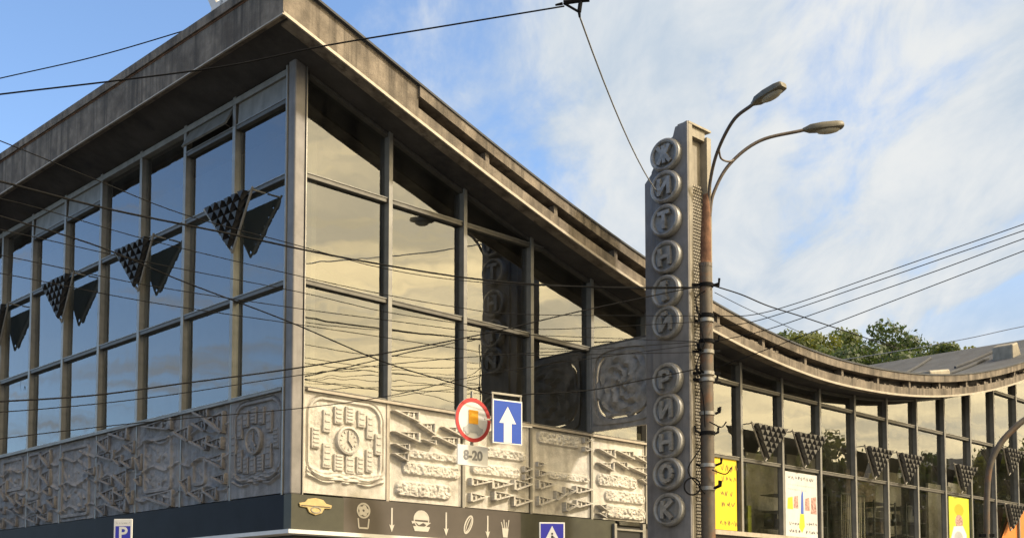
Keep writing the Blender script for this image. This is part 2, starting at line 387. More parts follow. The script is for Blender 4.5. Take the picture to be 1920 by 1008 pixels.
for k in range(0, NB):
    s0 = OR + k*BR; s1 = min(s0 + BR, SMAX)
    if k == 0: s0 = .10
    rows = ([(PB, PT)] if k >= 6 else []) + [(PT, T2), (T2, T1), (T1, 13)]
    for a, b_ in rows: paneR(s0 + .02, s1 - .02, a, b_)
    for z in ([PB, PT, T2, T1] if k >= 6 else [PT, T2, T1]):
        e0, e1 = s0 + .032, s1 - .032
        if zt(e0) < z and zt(e1) < z: continue
        while zt(e1) < z + .03 and e1 > e0: e1 -= .05
        while zt(e0) < z + .03 and e1 > e0: e0 += .05
        if z == PB: continue
        o = MB().box(e0, e1, -.075, .03, z - .05, z + .02).build('transom', M_tran, hall)
        MB().box(e0, e1, -.09, -.03, z + .0202, z + .036).build('transom_lip', M_frame if k < 6 else M_alu, o)
    if k >= 6: MB().box(s0 + .0, s1 - .004, -.22, .05, PB - .11, PB - .002).build('window_sill', M_trim, hall)
strip('head_frame', lambda s: zt(s) - .075, lambda s: zt(s) - .01, -.07, .04, M_tran, xa=.2, xb=SMAX - .1)

ZL = zt(0) - .0
for k in range(1, 11):
    t = OL + k*BL
    b = MB().box(-.075, .05, -.028, .028, PT + .003, ZL + .02); b.box(-.092, -.073, -.048, .048, PT + .003, ZL + .02)
    o = b.build('mullion', M_alu, hall); o.location = (0, t, 0)
def paneL(t0, t1, z0, z1, m=M_glass, name='window_pane'):
    cy = (t0 + t1)/2
    o = MB().add([(0, t1 - cy, 0), (0, t0 - cy, 0), (0, t0 - cy, z1 - z0), (0, t1 - cy, z1 - z0)], [(0, 1, 2, 3)]).build(name, m, hall)
    o.location = (.02, cy, z0); o.rotation_euler = (0, random.gauss(0, .0022), random.gauss(0, .0022)); return o
T0 = 10.60
for k in range(0, 10):
    t0 = OL + k*BL; t1 = t0 + BL
    if k == 0: t0 = .12
    vent = k in (0, 1, 4, 5)
    rows = [(PT, T2), (T2, T1), (T1, T0 if vent else ZL - .02)]
    for a, b_ in rows: paneL(t0 + .02, t1 - .02, a, b_)
    for z in [PT, T2, T1] + ([T0] if vent else []):
        o = MB().box(-.075, .03, t0 + .037, t1 - .037, z - .05, z + .02).build('transom', M_tran, hall)
        MB().box(-.09, -.03, t0 + .037, t1 - .037, z + .0202, z + .036).build('transom_lip', M_alu, o)
    if vent:
        h = ZL - .12 - T0 - .05
        fl = MB().box(-.02, .02, -BL/2 + .10, BL/2 - .10, -h, 0).build('vent_flap', M_frame, hall)
        fl.location = (-.03, (t0 + t1)/2, ZL - .13); fl.rotation_euler = (0, R(28) if k == 1 else R(3), 0)
        if k == 1:
            for yy in (-.7, .7): MB().bar((-.0, yy, -h*.9), (.20, yy, -h*.8), .015).build('stay_arm', M_tran, fl)
MB().box(-.10, .04, .2, 18, ZL - .13, ZL - .02).build('head_frame', M_alu, hall)

# corner column: a square post with two flanking flats
b = MB().box(-.13, .09, -.13, .09, PB - .02, zt(-.1) + .05)
cc_ = bevel(b.build('corner_column', M_pyl, hall), .03, 3)
MB().box(.092, .112, -.15, .02, PB - .02, zt(.1) + .03).build('column_flat', M_alu, cc_)
MB().box(-.15, .02, .092, .135, PB - .02, zt(0)).build('column_flat', M_alu, cc_)

# ------------------------------------------------------------------ relief panels
def vnoise(X, Y, f, seed):
    r = np.random.default_rng(seed); g = r.random((64, 64)); x = X*f; y = Y*f; i = np.floor(x).astype(int); j = np.floor(y).astype(int); u = x - i; v = y - j
    u = u*u*(3 - 2*u); v = v*v*(3 - 2*v); G = lambda a, b_: g[a % 64, b_ % 64]
    return (G(i, j)*(1 - u) + G(i + 1, j)*u)*(1 - v) + (G(i, j + 1)*(1 - u) + G(i + 1, j + 1)*u)*v
def fbm(X, Y, f, seed, o=4): return sum(vnoise(X, Y, f*2**k, seed + k)*.5**(k + 1) for k in range(o))
def sst(x, a, b_): t = np.clip((x - a)/(b_ - a), 0, 1); return t*t*(3 - 2*t)
def rrect(X, Y, cx, cy, w, h, r):                    # signed distance of a rounded rectangle
    qx = np.abs(X - cx) - w/2 + r; qy = np.abs(Y - cy) - h/2 + r
    return np.hypot(np.maximum(qx, 0), np.maximum(qy, 0)) + np.minimum(np.maximum(qx, qy), 0) - r
PH = PT - PB
def panel(face, a0, wid, hf, m, res=130):
    """cast panel on the right ('R') or left ('L') front: hf(X, Y) gives the height of the cast"""
    wdt = wid - .05; X, Y = np.meshgrid(np.linspace(0, wdt, res), np.linspace(0, PH - .05, res)); Hh = hf(X, Y)
    Hh = Hh + .006*(fbm(X + a0, Y, 9, 5) - .5)
    V = []; Fs = []
    for j in range(res):
        for i in range(res): V.append((X[j, i], -.03 - float(Hh[j, i]), Y[j, i]))
    for j in range(res - 1):
        for i in range(res - 1): q = j*res + i; Fs.append((q, q + 1, q + res + 1, q + res))
    b = MB().add(V, Fs); b.box(0, wdt, -.028, .06, 0, PH - .05)
    return b, (a0 + .025)
def place(face, mesh_or_b, name, a0, m, parent=hall, smooth=False):
    o = mesh_or_b.build(name, m, parent, smooth)
    if face == 'R': o.location = (a0, 0, PB + .025)
    else: o.matrix_local = Matrix(((0, 1, 0, 0), (-1, 0, 0, a0), (0, 0, 1, PB + .025), (0, 0, 0, 1)))
    return o
def hf_clock(X, Y):
    w = X.max(); cx = w/2; h = np.zeros_like(X)
    d = rrect(X, Y, cx, .98, w - .12, 1.52, .38)
    h += .045*(1 - sst(d, -.075, -.06)) * 0
    h += .05*sst(d, -.10, -.085)*(1 - sst(d, -.045, -.03))           # rounded border
    h += .035*sst(d, -.02, .0)                                       # corners stand proud
    curve = .17 + .10*np.cos((X - cx)/(w*.5)*math.pi*1.05)**2*np.sign(1) - .085*np.exp(-((X - cx)/.12)**2)
    for k, (o_, a) in enumerate(((0, .06), (.13, .045), (.24, .03))):
        dd = Y - (curve*(1 - .2*k) + o_ + .04); h += a*np.exp(-(dd/.028)**2)*(np.abs(X - cx) < w/2 - .08)
    h += .035*(np.abs(fbm(X, Y, 7, 31) - .48)*2 - .08)*(d < -.1)
    return np.maximum(h, 0)
def loaf(X, Y, x0, y0, x1, y1, amp, seed):
    d = rrect(X, Y, (x0 + x1)/2, (y0 + y1)/2, x1 - x0, y1 - y0, min(x1 - x0, y1 - y0)*.45)
    return (amp*(1 - sst(d, -.03, .004)))*(.62 + .6*fbm(X, Y, 6, seed)) + .075*(1 - sst(d, -.05, 0))*(np.abs(fbm(X, Y, 11, seed + 3) - .48)*2.2 - .12)
def hf_loaves(boxes, seed):
    def f(X, Y):
        h = .012*(fbm(X, Y, 3, seed) - .4)
        for i, (x0, y0, x1, y1) in enumerate(boxes): h = np.maximum(h, loaf(X, Y, x0, y0, x1, y1, .062, seed + 11*i))
        for x in (.04, X.max() - .04): h = np.maximum(h, .03*np.exp(-((X - x)/.018)**2))
        return np.maximum(h, 0)
    return f
def hf_framed(frames, seed):
    def f(X, Y):
        h = .05*(np.abs(fbm(X, Y, 5, seed) - .48)*2.4 - .1)
        for x0, y0, x1, y1 in frames:
            d = rrect(X, Y, (x0 + x1)/2, (y0 + y1)/2, x1 - x0, y1 - y0, .12)
            h = np.maximum(h, .055*sst(d, -.085, -.07)*(1 - sst(d, -.01, .004)))
            h = h + (d < -.1)*.05*np.clip(np.sin((Y + .15*np.sin(X*7 + seed))*26)*np.sin(X*13 + seed) , 0, 1)*(fbm(X, Y, 3, seed + 2) > .42)
        for k in range(3):
            yy = .25 + .55*k; h = h + .05*np.exp(-((Y - yy - .06*np.sin(X*6 + k + seed))/.03)**2)
        for x in (.04, X.max() - .04): h = np.maximum(h, .04*np.exp(-((X - x)/.02)**2))
        return np.maximum(h, 0)
    return f
# lattice triangle (tip at the left, upright edge at the right): unit width and height
def tri_mesh(flip, name, m):
    b = MB(); P = [(0, .80), (1, 1), (1, 0)]
    fn = lambda p, q, d: ((1 - p if flip else p), -d, q)
    def beam(a, c, w, d):
        a = np.array(a, float); c = np.array(c, float); t = c - a; nn = np.array([-t[1], t[0]]); nn /= np.linalg.norm(nn); nn *= w/2
        b.prism([tuple(a - nn), tuple(c - nn), tuple(c + nn), tuple(a + nn)], fn, .03, d)
    beam(P[0], P[2], .11, .19); beam(P[1], P[2], .07, .15); beam(P[0], P[1], .08, .12)
    for u in (.33, .62, .84):
        a = (u, .8 - .8*u + .02); c = (u + .02, .8 + .2*u); beam(a, c, .07, .095)
    for v in (.35, .65):
        a = (v, .8 + .2*v); c = (1, .8*(1 - v)*.9 + .06); beam(a, c, .07, .08)
    return b.mesh(name, m)
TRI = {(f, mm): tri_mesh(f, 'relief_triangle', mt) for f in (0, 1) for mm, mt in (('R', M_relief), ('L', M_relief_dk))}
def add_tri(face, parent, a0, box, flip):
    s0, z0, s1, z1 = box; o = link('relief_triangle', TRI[(flip, face)], parent)
    if face == 'R': o.location = (s0 - a0, 0, z0 - PB - .025); 
    else: o.location = (a0 - s1, 0, z0 - PB - .025)
    o.scale = (s1 - s0, random.uniform(.85, 1.1)*(.8 if face == 'L' else 1), max(.09, z1 - z0)); return o
triR = {1: [(2.09, 5.21, 2.69, 5.4), (2.66, 5.01, 3.08, 5.23), (2.08, 4.83, 2.68, 5.01), (2.74, 4.82, 3.08, 4.9), (3.29, 5.02, 3.88, 5.24), (3.1, 4.83, 3.67, 5.02), (2.09, 4.64, 2.44, 4.77), (2.09, 4.45, 2.44, 4.60)],
        2: [(4.01, 4.13, 4.52, 4.28), (4.01, 3.82, 4.46, 3.99), (4.57, 4.11, 5.1, 4.29), (4.63, 3.89, 5.15, 4.07), (5.18, 4.13, 5.7, 4.34), (5.18, 3.81, 5.71, 4.0), (5.47, 4.52, 5.71, 4.64), (5.47, 4.36, 5.71, 4.47), (4.05, 5.2, 4.6, 5.42), (4.6, 5.08, 5.1, 5.26)],
        3: [(5.89, 4.21, 6.40, 4.39), (5.89, 3.87, 6.33, 4.06), (5.88, 4.67, 6.12, 4.77), (5.88, 4.46, 6.18, 4.60), (6.41, 4.01, 6.69, 4.21), (6.69, 4.11, 7.01, 4.31), (7.01, 4.2, 7.55, 4.36), (6.69, 3.80, 7.04, 3.99), (7.03, 3.9, 7.55, 4.06), (7.30, 5.3, 7.56, 5.42), (7.30, 5.12, 7.56, 5.22)],
        4: [(7.75, 5.07, 8.29, 5.26), (7.75, 4.78, 8.25, 4.96), (8.33, 5.1, 8.92, 5.27), (8.33, 4.86, 8.72, 5.02), (8.92, 5.05, 9.40, 5.22), (8.74, 4.78, 9.40, 4.95), (9.16, 4.58, 9.40, 4.7), (7.73, 3.89, 7.98, 4.03), (7.73, 3.74, 7.98, 3.85)]}
loafR = {1: [(2.34, 4.21, 3.78, 4.46), (2.17, 3.80, 3.56, 4.10), (2.46, 4.52, 3.75, 4.70)], 2: [(4.2, 4.72, 5.56, 4.95), (4.05, 4.36, 5.42, 4.60)], 3: [(5.90, 5.15, 7.23, 5.44), (6.23, 4.44, 7.52, 4.62)], 4: [(7.75, 4.42, 9.12, 4.72), (8.01, 4.10, 9.40, 4.38), (8.05, 3.74, 9.40, 4.04)]}
for k in range(0, 6):
    a0 = OR + k*BR; wid = BR
    if k == 0: a0 = .115; wid = OR + BR - .115
    A0 = a0 + .025
    if k == 0: hf = hf_clock
    else: hf = hf_loaves([(x0 - A0, y0 - PB - .025, x1 - A0, y1 - PB - .025) for x0, y0, x1, y1 in loafR.get(k, [(a0 + .2, 4.0, a0 + 1.5, 4.3), (a0 + .2, 4.5, a0 + 1.6, 4.9)])], 40 + k)
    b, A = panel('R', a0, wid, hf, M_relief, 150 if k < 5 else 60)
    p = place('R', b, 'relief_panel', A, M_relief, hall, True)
    for bx in triR.get(k, []): add_tri('R', p, A, bx, 0 if k == 1 or k == 4 else 1)
    if k == 0: CLOCK = (p, A)
    MB().box(-.03, .03, -.085, .05, PB, PT).build('panel_joint_strip', M_alu if k else M_trim, hall).location = (a0 + wid if k else OR + BR, 0, 0)
def clock_parts(face, p, A, m, blocks, mirror=False):
    for i, (s0, z0, s1, z1) in enumerate(blocks):
        b = MB().box(0, s1 - s0, -.085, -.028, 0, z1 - z0)
        n = 3 + i % 3
        for q in range(n): zz_ = (q + .5)/n*(z1 - z0); b.box(.03, s1 - s0 - .03, -.10, -.083, zz_ - .018, zz_ + .018)
        o = bevel(b.build('numeral_block', m, p), .008, 1); o.location = ((s0 - A) if not mirror else (A - s1), 0, z0 - PB - .025)
    cx, cz, r = 1.095, 4.70, .25
    fn = lambda x, y, d: (x, -d, y)
    b = MB().lathe([(r, .02), (r, .11), (r - .035, .125), (r - .06, .09), (.06, .085), (.0005, .085)], fn, 36)
    dl = b.build('clock_dial', m, p, True); dl.location = ((cx - A) if not mirror else (A - cx), 0, cz - PB - .025)
    for q in range(12):
        a = q*math.pi/6; MB().bar((math.sin(a)*.14, -.097, math.cos(a)*.14), (math.sin(a)*.18, -.097, math.cos(a)*.18), .018, .02, (0, 1, 0)).build('hour_mark', m, dl)
    MB().bar((0, -.105, -.02), (0, -.105, .17), .022, .025, (0, 1, 0)).build('clock_hand', m, dl)
    MB().bar((-.01, -.108, .01), (.085, -.108, -.11), .026, .025, (0, 1, 0)).build('clock_hand', m, dl)
blocksR = [(0.56, 4.8, 0.73, 5.19), (0.8, 4.97, 0.98, 5.28), (1.04, 5.0, 1.22, 5.31), (1.31, 4.97, 1.48, 5.27), (1.51, 4.78, 1.66, 5.20), (0.32, 4.5, 0.50, 4.86), (1.70, 4.51, 1.86, 4.89), (0.56, 4.18, 0.74, 4.61), (0.80, 4.14, 1.00, 4.44), (1.05, 4.12, 1.24, 4.42), (1.29, 4.13, 1.45, 4.44), (1.5, 4.18, 1.65, 4.59)]
clock_parts('R', *CLOCK, M_relief, blocksR)

triL = [(2.68, 5.26, 3.17, 5.51), (3.33, 4.92, 3.89, 5.22), (2.11, 4.95, 2.72, 5.35), (2.75, 5.05, 3.21, 5.30), (2.66, 4.69, 3.24, 4.96), (2.15, 4.66, 2.71, 4.88), (2.13, 4.3, 2.7, 4.58), (3.34, 3.9, 3.66, 4.26), (2.8, 3.72, 3.3, 4.01), (4.04, 5.23, 5.12, 5.46), (5.23, 4.55, 5.45, 4.87), (5.22, 4.23, 5.45, 4.42), (3.98, 3.73, 5.06, 4.05),
        (6.67, 5.05, 7.2, 5.4), (5.83, 5.22, 6.59, 5.48), (6.45, 4.85, 7.2, 5.08), (7.3, 4.62, 7.8, 4.8), (5.83, 4.24, 6.38, 4.62), (6.35, 3.91, 6.97, 4.28), (5.82, 4.02, 6.30, 4.23), (5.81, 3.73, 6.68, 4.03), (5.55, 3.88, 5.78, 4.16), (6.77, 3.73, 7.22, 3.99), (9.55, 4.56, 10.06, 4.95), (9.55, 4.98, 10.06, 5.39), (10.17, 3.99, 10.82, 4.29), (10.15, 3.73, 10.82, 3.97), (9.5, 3.75, 10.04, 3.96), (12.0, 4.4, 12.48, 4.88), (11.42, 4.24, 11.87, 4.57), (12.05, 4.08, 12.58, 4.26), (11.41, 4.07, 11.92, 4.22), (12.1, 3.73, 12.41, 3.99), (11.38, 3.75, 11.97, 3.99)]
frL = {2: [(4.04, 4.05, 5.16, 5.15)], 4: [(7.6, 3.78, 9.0, 5.35)], 5: [(10.12, 4.30, 10.80, 5.42)], 3: [(7.0, 4.1, 7.25, 4.9)], 1: [(2.75, 4.05, 3.25, 4.6)], 6: [(11.1, 4.6, 12.3, 5.4)]}
for k in range(1, 9):                                   # smaller triangles between the larger ones
    for q in range(60):
        w_, h_ = random.uniform(.28, .55), random.uniform(.16, .28); x_ = OL + k*BL + random.uniform(.06, BL - .1 - w_); z_ = random.uniform(PB + .05, PT - .12 - h_)
        if any(abs(x_ + w_/2 - (b_[0] + b_[2])/2) < (w_ + b_[2] - b_[0])/2*.92 and abs(z_ + h_/2 - (b_[1] + b_[3])/2) < (h_ + b_[3] - b_[1])/2*.95 for b_ in triL + frL.get(k, [])): continue
        triL.append((x_, z_, x_ + w_, z_ + h_))
for k in range(0, 9):
    a0 = OL + k*BL; wid = BL
    if k == 0: a0 = .14; wid = OL + BL - .14
    A0 = a0 + wid - .025                              # the panel's own x runs back towards the corner
    if k == 0: hf = hf_clock
    else: hf = hf_framed([(A0 - x1, y0 - PB - .025, A0 - x0, y1 - PB - .025) for x0, y0, x1, y1 in frL.get(k, [(a0 + .2, 4.0, a0 + 1.5, 5.0)])], 70 + k)
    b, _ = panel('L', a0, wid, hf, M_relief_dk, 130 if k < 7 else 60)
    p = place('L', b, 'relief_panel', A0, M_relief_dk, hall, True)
    for bx in triL:
        if a0 <= (bx[0] + bx[2])/2 < a0 + wid: add_tri('L', p, A0, bx, 0)
    if k == 0: clock_parts('L', p, A0, M_relief_dk, blocksR, True)
    MB().box(-.07, .05, -.03, .03, PB, PT).build('panel_joint_strip', M_frame, hall).location = (0, a0 + wid if k else OL + BL, 0)
MB().box(.2, OR + 6*BR - .05, -.13, .04, PT - .045, PT - .0).build('panel_ledge', M_trim, hall)
MB().box(-.13, .04, .2, 18, PT - .045, PT - .0).build('panel_ledge', M_frame, hall)

# shop fascia below the panels
BB = 3.06
MB().box(.95, 5.35, -.14, .05, BB, PB - .004).build('shop_fascia', M_brown, hall)
MB().box(5.352, 8.3, -.11, .05, BB, PB - .004).build('shop_fascia', M_olive, hall)
MB().box(8.302, SMAX, -.09, .05, BB, PB - .115).build('shop_fascia', M_brown, hall)
MB().box(-.14, .948, -.17, .05, BB, PB - .022).build('corner_sign_board', M_olive, hall)
MB().box(-.12, .05, .07, 18, BB, PB - .004).build('shop_fascia', M_navy, hall)
MB().box(-.30, 5.4, -.34, .05, BB - .07, BB - .003).build('canopy_edge', M_white, hall)
MB().box(-.30, .05, .052, 7., BB - .07, BB - .003).build('canopy_edge', M_white, hall)
wl = MB().box(.06, SMAX, .06, .3, 0, BB - .08); wl.box(.06, .3, .3, 18, 0, BB - .08); wl.build('shop_wall', M_black, hall)
for k in range(12):
    MB().box(.5 + k*2.6, 2.7 + k*2.6, .03, .055, .5, 2.85).build('shop_window', M_glassL, hall)
# hatch with silver frame on the dark fascia
o = MB().box(8.25, 9.2, -.13, -.115, BB + .02, PB - .12).build('service_hatch', M_black, hall)
for a in ((8.2, 8.28, BB, PB - .06), (9.17, 9.27, BB, PB - .02), (8.281, 9.169, PB - .2, PB - .16)): MB().box(a[0], a[1], -.18, -.10, a[2], a[3]).build('hatch_frame', M_alu, o)
# icons on the brown board, built as thin raised shapes
fnI = lambda p, q, d: (p, -d, q)
def ell(cx, cy, rx, ry, n=18, a0=0, a1=2*math.pi): return [(cx + rx*math.cos(a0 + (a1 - a0)*i/n), cy + ry*math.sin(a0 + (a1 - a0)*i/n)) for i in range(n if a1 - a0 > 6.2 else n + 1)]
def ringp(b, cx, cy, rx, ry, w, d0, d1, n=20, rot=0):
    c, s = math.cos(rot), math.sin(rot); f = lambda x, y: (cx + x*c - y*s, cy + x*s + y*c)
    for i in range(n):
        a, e = 2*math.pi*i/n, 2*math.pi*(i + 1)/n
        b.prism([f(rx*math.cos(a), ry*math.sin(a)), f(rx*math.cos(e), ry*math.sin(e)), f((rx - w)*math.cos(e), (ry - w)*math.sin(e)), f((rx - w)*math.cos(a), (ry - w)*math.sin(a))], fnI, d0, d1)
D0, D1 = .141, .147; iz = 3.37
b = MB(); ringp(b, 1.40, iz + .11, .15, .14, .03, D0, D1)
for q in range(5): b.prism(ell(1.40 + .07*math.cos(q*1.3), iz + .11 + .06*math.sin(q*1.3), .05, .045, 8), fnI, D0, D1 - .001*q)
for a_, c_ in (((-.12, -.03), (-.10, -.2)), ((.12, -.03), (.10, -.2)), ((-.10, -.2), (.10, -.2))): b.bar((1.40 + a_[0], -.144, iz + a_[1]), (1.40 + c_[0], -.144, iz + c_[1]), .028, .006, (0, 1, 0))
b.build('ice_cream_icon', M_cream, hall)
for sx in (2.04, 3.35, 4.43):
    b = MB(); b.prism([(sx - .018, iz + .2), (sx - .018, iz - .12), (sx - .06, iz - .10), (sx, iz - .24), (sx + .06, iz - .10), (sx + .018, iz - .12), (sx + .018, iz + .2)], fnI, D0, D1); b.build('arrow_icon', M_cream, hall)
b = MB(); b.prism(ell(2.74, iz + .02, .19, .17, 14, 0, math.pi), fnI, D0, D1 - .003); ringp(b, 2.74, iz + .03, .19, .17, .025, D0, D1)
b.prism([(2.50, iz - .01), (2.52, iz - .06), (2.60, iz - .03), (2.68, iz - .08), (2.78, iz - .03), (2.88, iz - .08), (2.97, iz - .02)], fnI, D0, D1 + .001); b.prism([(2.54, iz - .10), (2.58, iz - .19), (2.90, iz - .19), (2.95, iz - .10)], fnI, D0, D1 + .001); b.build('burger_icon', M_cream, hall)
b = MB(); ringp(b, 3.92, iz, .20, .095, .03, D0, D1, 20, 1.1); ringp(b, 3.93, iz, .17, .045, .02, D0, D1 - .002, 16, 1.1); b.build('hot_dog_icon', M_cream, hall)
b = MB(); b.prism([(4.82, iz - .02), (4.85, iz - .20), (4.97, iz - .20), (5.0, iz - .02)], fnI, D0, D1)
for q in range(4): b.bar((4.84 + .045*q, -.144, iz - .02), (4.80 + .07*q, -.144, iz + .10 + .05*(q % 2)), .022, .006, (0, 1, 0))
b.build('fries_icon', M_cream, hall)
# gold emblem
b = MB(); b.prism([(.02, 3.46), (.0, 3.52), (.12, 3.54), (.18, 3.60), (.34, 3.625), (.50, 3.60), (.56, 3.54), (.68, 3.52), (.66, 3.46), (.52, 3.45), (.47, 3.37), (.34, 3.33), (.21, 3.37), (.16, 3.45)], fnI, .172, .20)
em = bevel(b.build('gold_emblem', M_gold, hall), .008, 1)
b = MB(); ringp(b, .34, 3.42, .11, .06, .02, .201, .21); b.build('emblem_ring', M_pyls, em)
b = MB(); b.prism([(.04, 3.475), (.04, 3.49), (.64, 3.49), (.64, 3.475)], fnI, .201, .205); b.build('emblem_line', M_brown, em)

# inside the hall
MB().box(.3, SMAX - .2, .35, DEEP - .3, PB - .22, PB - .02).build('upper_floor', M_intf, hall)
MB().box(.95, 1.05, .9, DEEP - .31, PB - .019, zt(1.05) - .03).build('inner_wall', M_int, hall)  # added wall: stops sun crossing the hall to the left mullions, darkens that glass
strip('inner_wall', lambda s: PB - .019, lambda s: zt(s) - .02, 5.6, 5.8, M_int, xa=4.41, xb=SMAX - .21)
MB().box(4.2, 4.4, 5.8, DEEP - .3, PB - .019, zt(4.4) - .02).build('inner_wall', M_int, hall)
MB().box(SMAX - .2, SMAX, .06, DEEP, 0, zt(SMAX) - .02).build('end_wall', M_int, hall)
strip('rear_wall', lambda s: 0., lambda s: zt(s) - .02, DEEP - .29, DEEP, M_int, xa=.02, xb=SMAX - .21)
M_part = mat('added_pale_partition', (.55, .50, .41), .85, var=.35, scale=1.1, dirt=(.2, .18, .15))
for k in range(6, 18):
    s0 = OR + k*BR; MB().box(s0 + .01, min(s0 + BR, SMAX - .25) - .01, 2.3 + .5*(k % 3), 2.38 + .5*(k % 3), PB - .018, [6.3, 5.2, 6.7][k % 3]).build('added_pale_partition', M_part if k % 4 else M_goods, hall)  # pale walls added to catch the sun and lift the lower windows
def blinds(s0, s1, z0, z1, y=.45):
    n = int((s1 - s0)/.1); sl = MB().box(-.046, .046, -.004, .004, z0, z1).mesh('blind_slat', M_blind)
    r = MB().box(s0, s1, y - .03, y + .03, z1 + .002, z1 + .05).build('blind_rail', M_frame, hall)
    for i in range(n): o = link('blind_slat', sl, r); o.location = (s0 + .05 + i*.1, y, 0); o.rotation_euler = (0, 0, random.uniform(.2, .5))
blinds(18.85, 20.3, PB + .05, 5.1)
for k in range(22):                                    # boxed goods stacked behind the glass
    s = random.choice([16.95, 17.3, 17.9, 20.8, 21.2, 21.9, 22.6, 23.2, 24.0]) + random.uniform(-.2, .2); w = random.uniform(.2, .45); h = random.uniform(.2, .5); y = random.uniform(.6, 1.6); z = PB + random.choice([0, .45, .9])
    bevel(MB().box(s, s + w, y, y + w, z, z + h).build('goods_box', random.choice([M_goods, M_int, M_blind, M_frame]), hall), .01, 1)
for s in (17.0, 21.0, 23.0):
    sh_ = MB()
    for z in (.43, .88, 1.35): sh_.box(s, s + 1.3, .55, 1.9, PB + z - .02, PB + z - .001)
    for xx in (s, s + 1.3): sh_.box(xx - .02, xx + .02, .55, .59, PB, PB + 1.4)
    sh_.build('shelf', M_frame, hall)

# ------------------------------------------------------------------ roof things
rb = MB()
def rbox(name, s, t, w, d, h, m, label, cat):
    o = bevel(MB().box(-w/2, w/2, -d/2, d/2, -.1, h).build(name, m), .04, 2); o.location = loc(s, t, zt(s) + TH); o.rotation_euler = (0, -.30 if s > 25 else 0, ROT); return tag(o, label, cat)
o = MB(); o.prism([(-.42, -.2), (.42, -.2), (.24, .44), (-.24, .44)], lambda p, q, d: (p, d, q), -.38, .38)
o = bevel(o.build('vent_housing', M_pyls), .05, 2); o.location = loc(31.2, .7, zt(31.2) + TH); o.rotation_euler = (0, -.33, ROT); tag(o, 'pale tapered vent housing on the rising dark roof at the right', 'vent')
o = bevel(MB().box(-.7, .7, -.3, .3, -.1, .26).build('roof_hatch', M_pyls), .06, 2); o.location = loc(24.0, .1, zt(24) + TH); o.rotation_euler = (0, -.18, ROT); tag(o, 'low pale hatch lying in the trough of the roof', 'hatch')
ms = empty('antenna_mast', loc(34.2, -.55, zt(34.2) + TH)); tag(ms, 'thin mast with a forked top standing on the far roof edge', 'mast')
MB().tube([(0, 0, -.1), (0, 0, 1.0)], .03, 8).build('mast_pole', M_pole, ms); MB().bar((-.16, 0, .98), (.16, 0, .98), .05).build('cross_arm', M_pole, ms)
for x in (-.15, .15): MB().tube([(x, 0, .98), (x, 0, 1.12)], .035, 8).build('insulator', M_wire, ms)
for i, (s, t, l_, a) in enumerate(((29.0, 1.5, 5., .0), (30.5, 4.0, 6.5, .1), (32.0, 2.2, 3.5, -.05))):   # felt seams
    b = MB(); pts = [loc(s - l_/2 + l_*q/8, t + a*q, zt(s - l_/2 + l_*q/8) + TH + .02) for q in range(9)]
    b.tube(pts, .05, 6); b2 = b.build('roof_seam', M_roof); mw = b2.matrix_world.copy(); b2.parent = hall; b2.matrix_parent_inverse = (Matrix.Translation(CORNER) @ Matrix.Rotation(ROT, 4, 'Z')).inverted()
# roof letters of the hall's name, their feet just in view
rs = empty('roof_lettering', loc(-.35, 1.1, zt(-.35) + .68), ROT - math.pi/2); tag(rs, 'white box letters standing on the roof edge, cut by the picture', 'sign')
for i, ch in enumerate('ЖИ'):
    me = text_mesh(ch, 1.5, .16, M_white, 'roof_letter', bold=.02); o = link('roof_letter', me, rs); o.location = (-.30 - .95*(0 if i == 1 else 1) + .5, 0, .78); o.rotation_euler = (math.pi/2, 0, 0)
MB().bar((-1.9, .12, .1), (1.0, .12, .1), .05).build('letter_rail', M_pole, rs)

# ------------------------------------------------------------------ triangular scale ornaments
sc_me = MB().add([(-.13, 0, .0), (.13, 0, .0), (.10, -.10, -.02), (-.10, -.10, -.02), (0, -.02, -.19), (.0, -.075, -.15), (-.13, .02, 0), (.13, .02, 0)], [(0, 1, 2, 3), (3, 2, 5), (0, 3, 5, 4), (1, 4, 5, 2), (6, 0, 4), (7, 4, 1), (6, 4, 7), (6, 7, 1, 0)]).mesh('scale_plate', M_scale)
sc_me2 = sc_me.copy(); sc_me2.materials.clear(); sc_me2.materials.append(M_scale2)
def ornament(pos, rz, w, h, tilt, label, group, sme=None):
    """an inverted triangle of scales between two V rods, top edge tilted out from the glass"""
    r = empty('scale_ornament', pos, rz); tag(r, label, 'ornament', group)
    tl = math.tan(tilt)
    fp = lambda x, z: (x, -.16 - z*tl, z)
    for sx in (-1, 1): MB().tube([fp(0, -.02), fp(sx*w*.52, h*1.04)], .024, 6).build('rod', M_rod, r)
    MB().tube([fp(-w*.5, h), fp(w*.5, h)], .018, 6).build('top_rod', M_rod, r)
    for sx in (-1, 1): MB().bar(fp(sx*w*.5, h), (sx*w*.5, 0.01, h), .025).build('wall_bracket', M_rod, r)
    b = MB(); b.prism([(0, .05), (w*.45, h*.97), (-w*.45, h*.97)], lambda p, q, d: (p, fp(p, q)[1] + .035 + d, q), 0, .012); b.build('backing_plate', M_scale, r)
    rows = 6
    for j in range(rows):
        zz_ = h*(1.0 - j/rows*.93); n = rows - j; ww = w*.86*(n/rows)
        for i in range(n):
            o = link('scale_plate', sme or sc_me, r); x = -ww/2 + ww*(i + .5)/n; p = fp(x, zz_)
            o.location = (p[0], p[1] - .005, p[2]); k = ww/n/.26; o.scale = (k, 1.05, .95); o.rotation_euler = (-tilt + random.uniform(-.1, .1), random.uniform(-.06, .06), random.uniform(-.15, .15))
    return r
names = ['nearest the corner column', 'second from the corner column', 'third from the corner column', 'at the left edge of the picture']
for j in range(4):
    t = 1.75 + 3.579*j; ornament(loc(-.02, t, 8.22), ROT - math.pi/2, 1.58, .92, R(6.5), 'dark scaled triangular ornament on the left front, ' + names[j], 'scaled triangular ornaments on the left front')
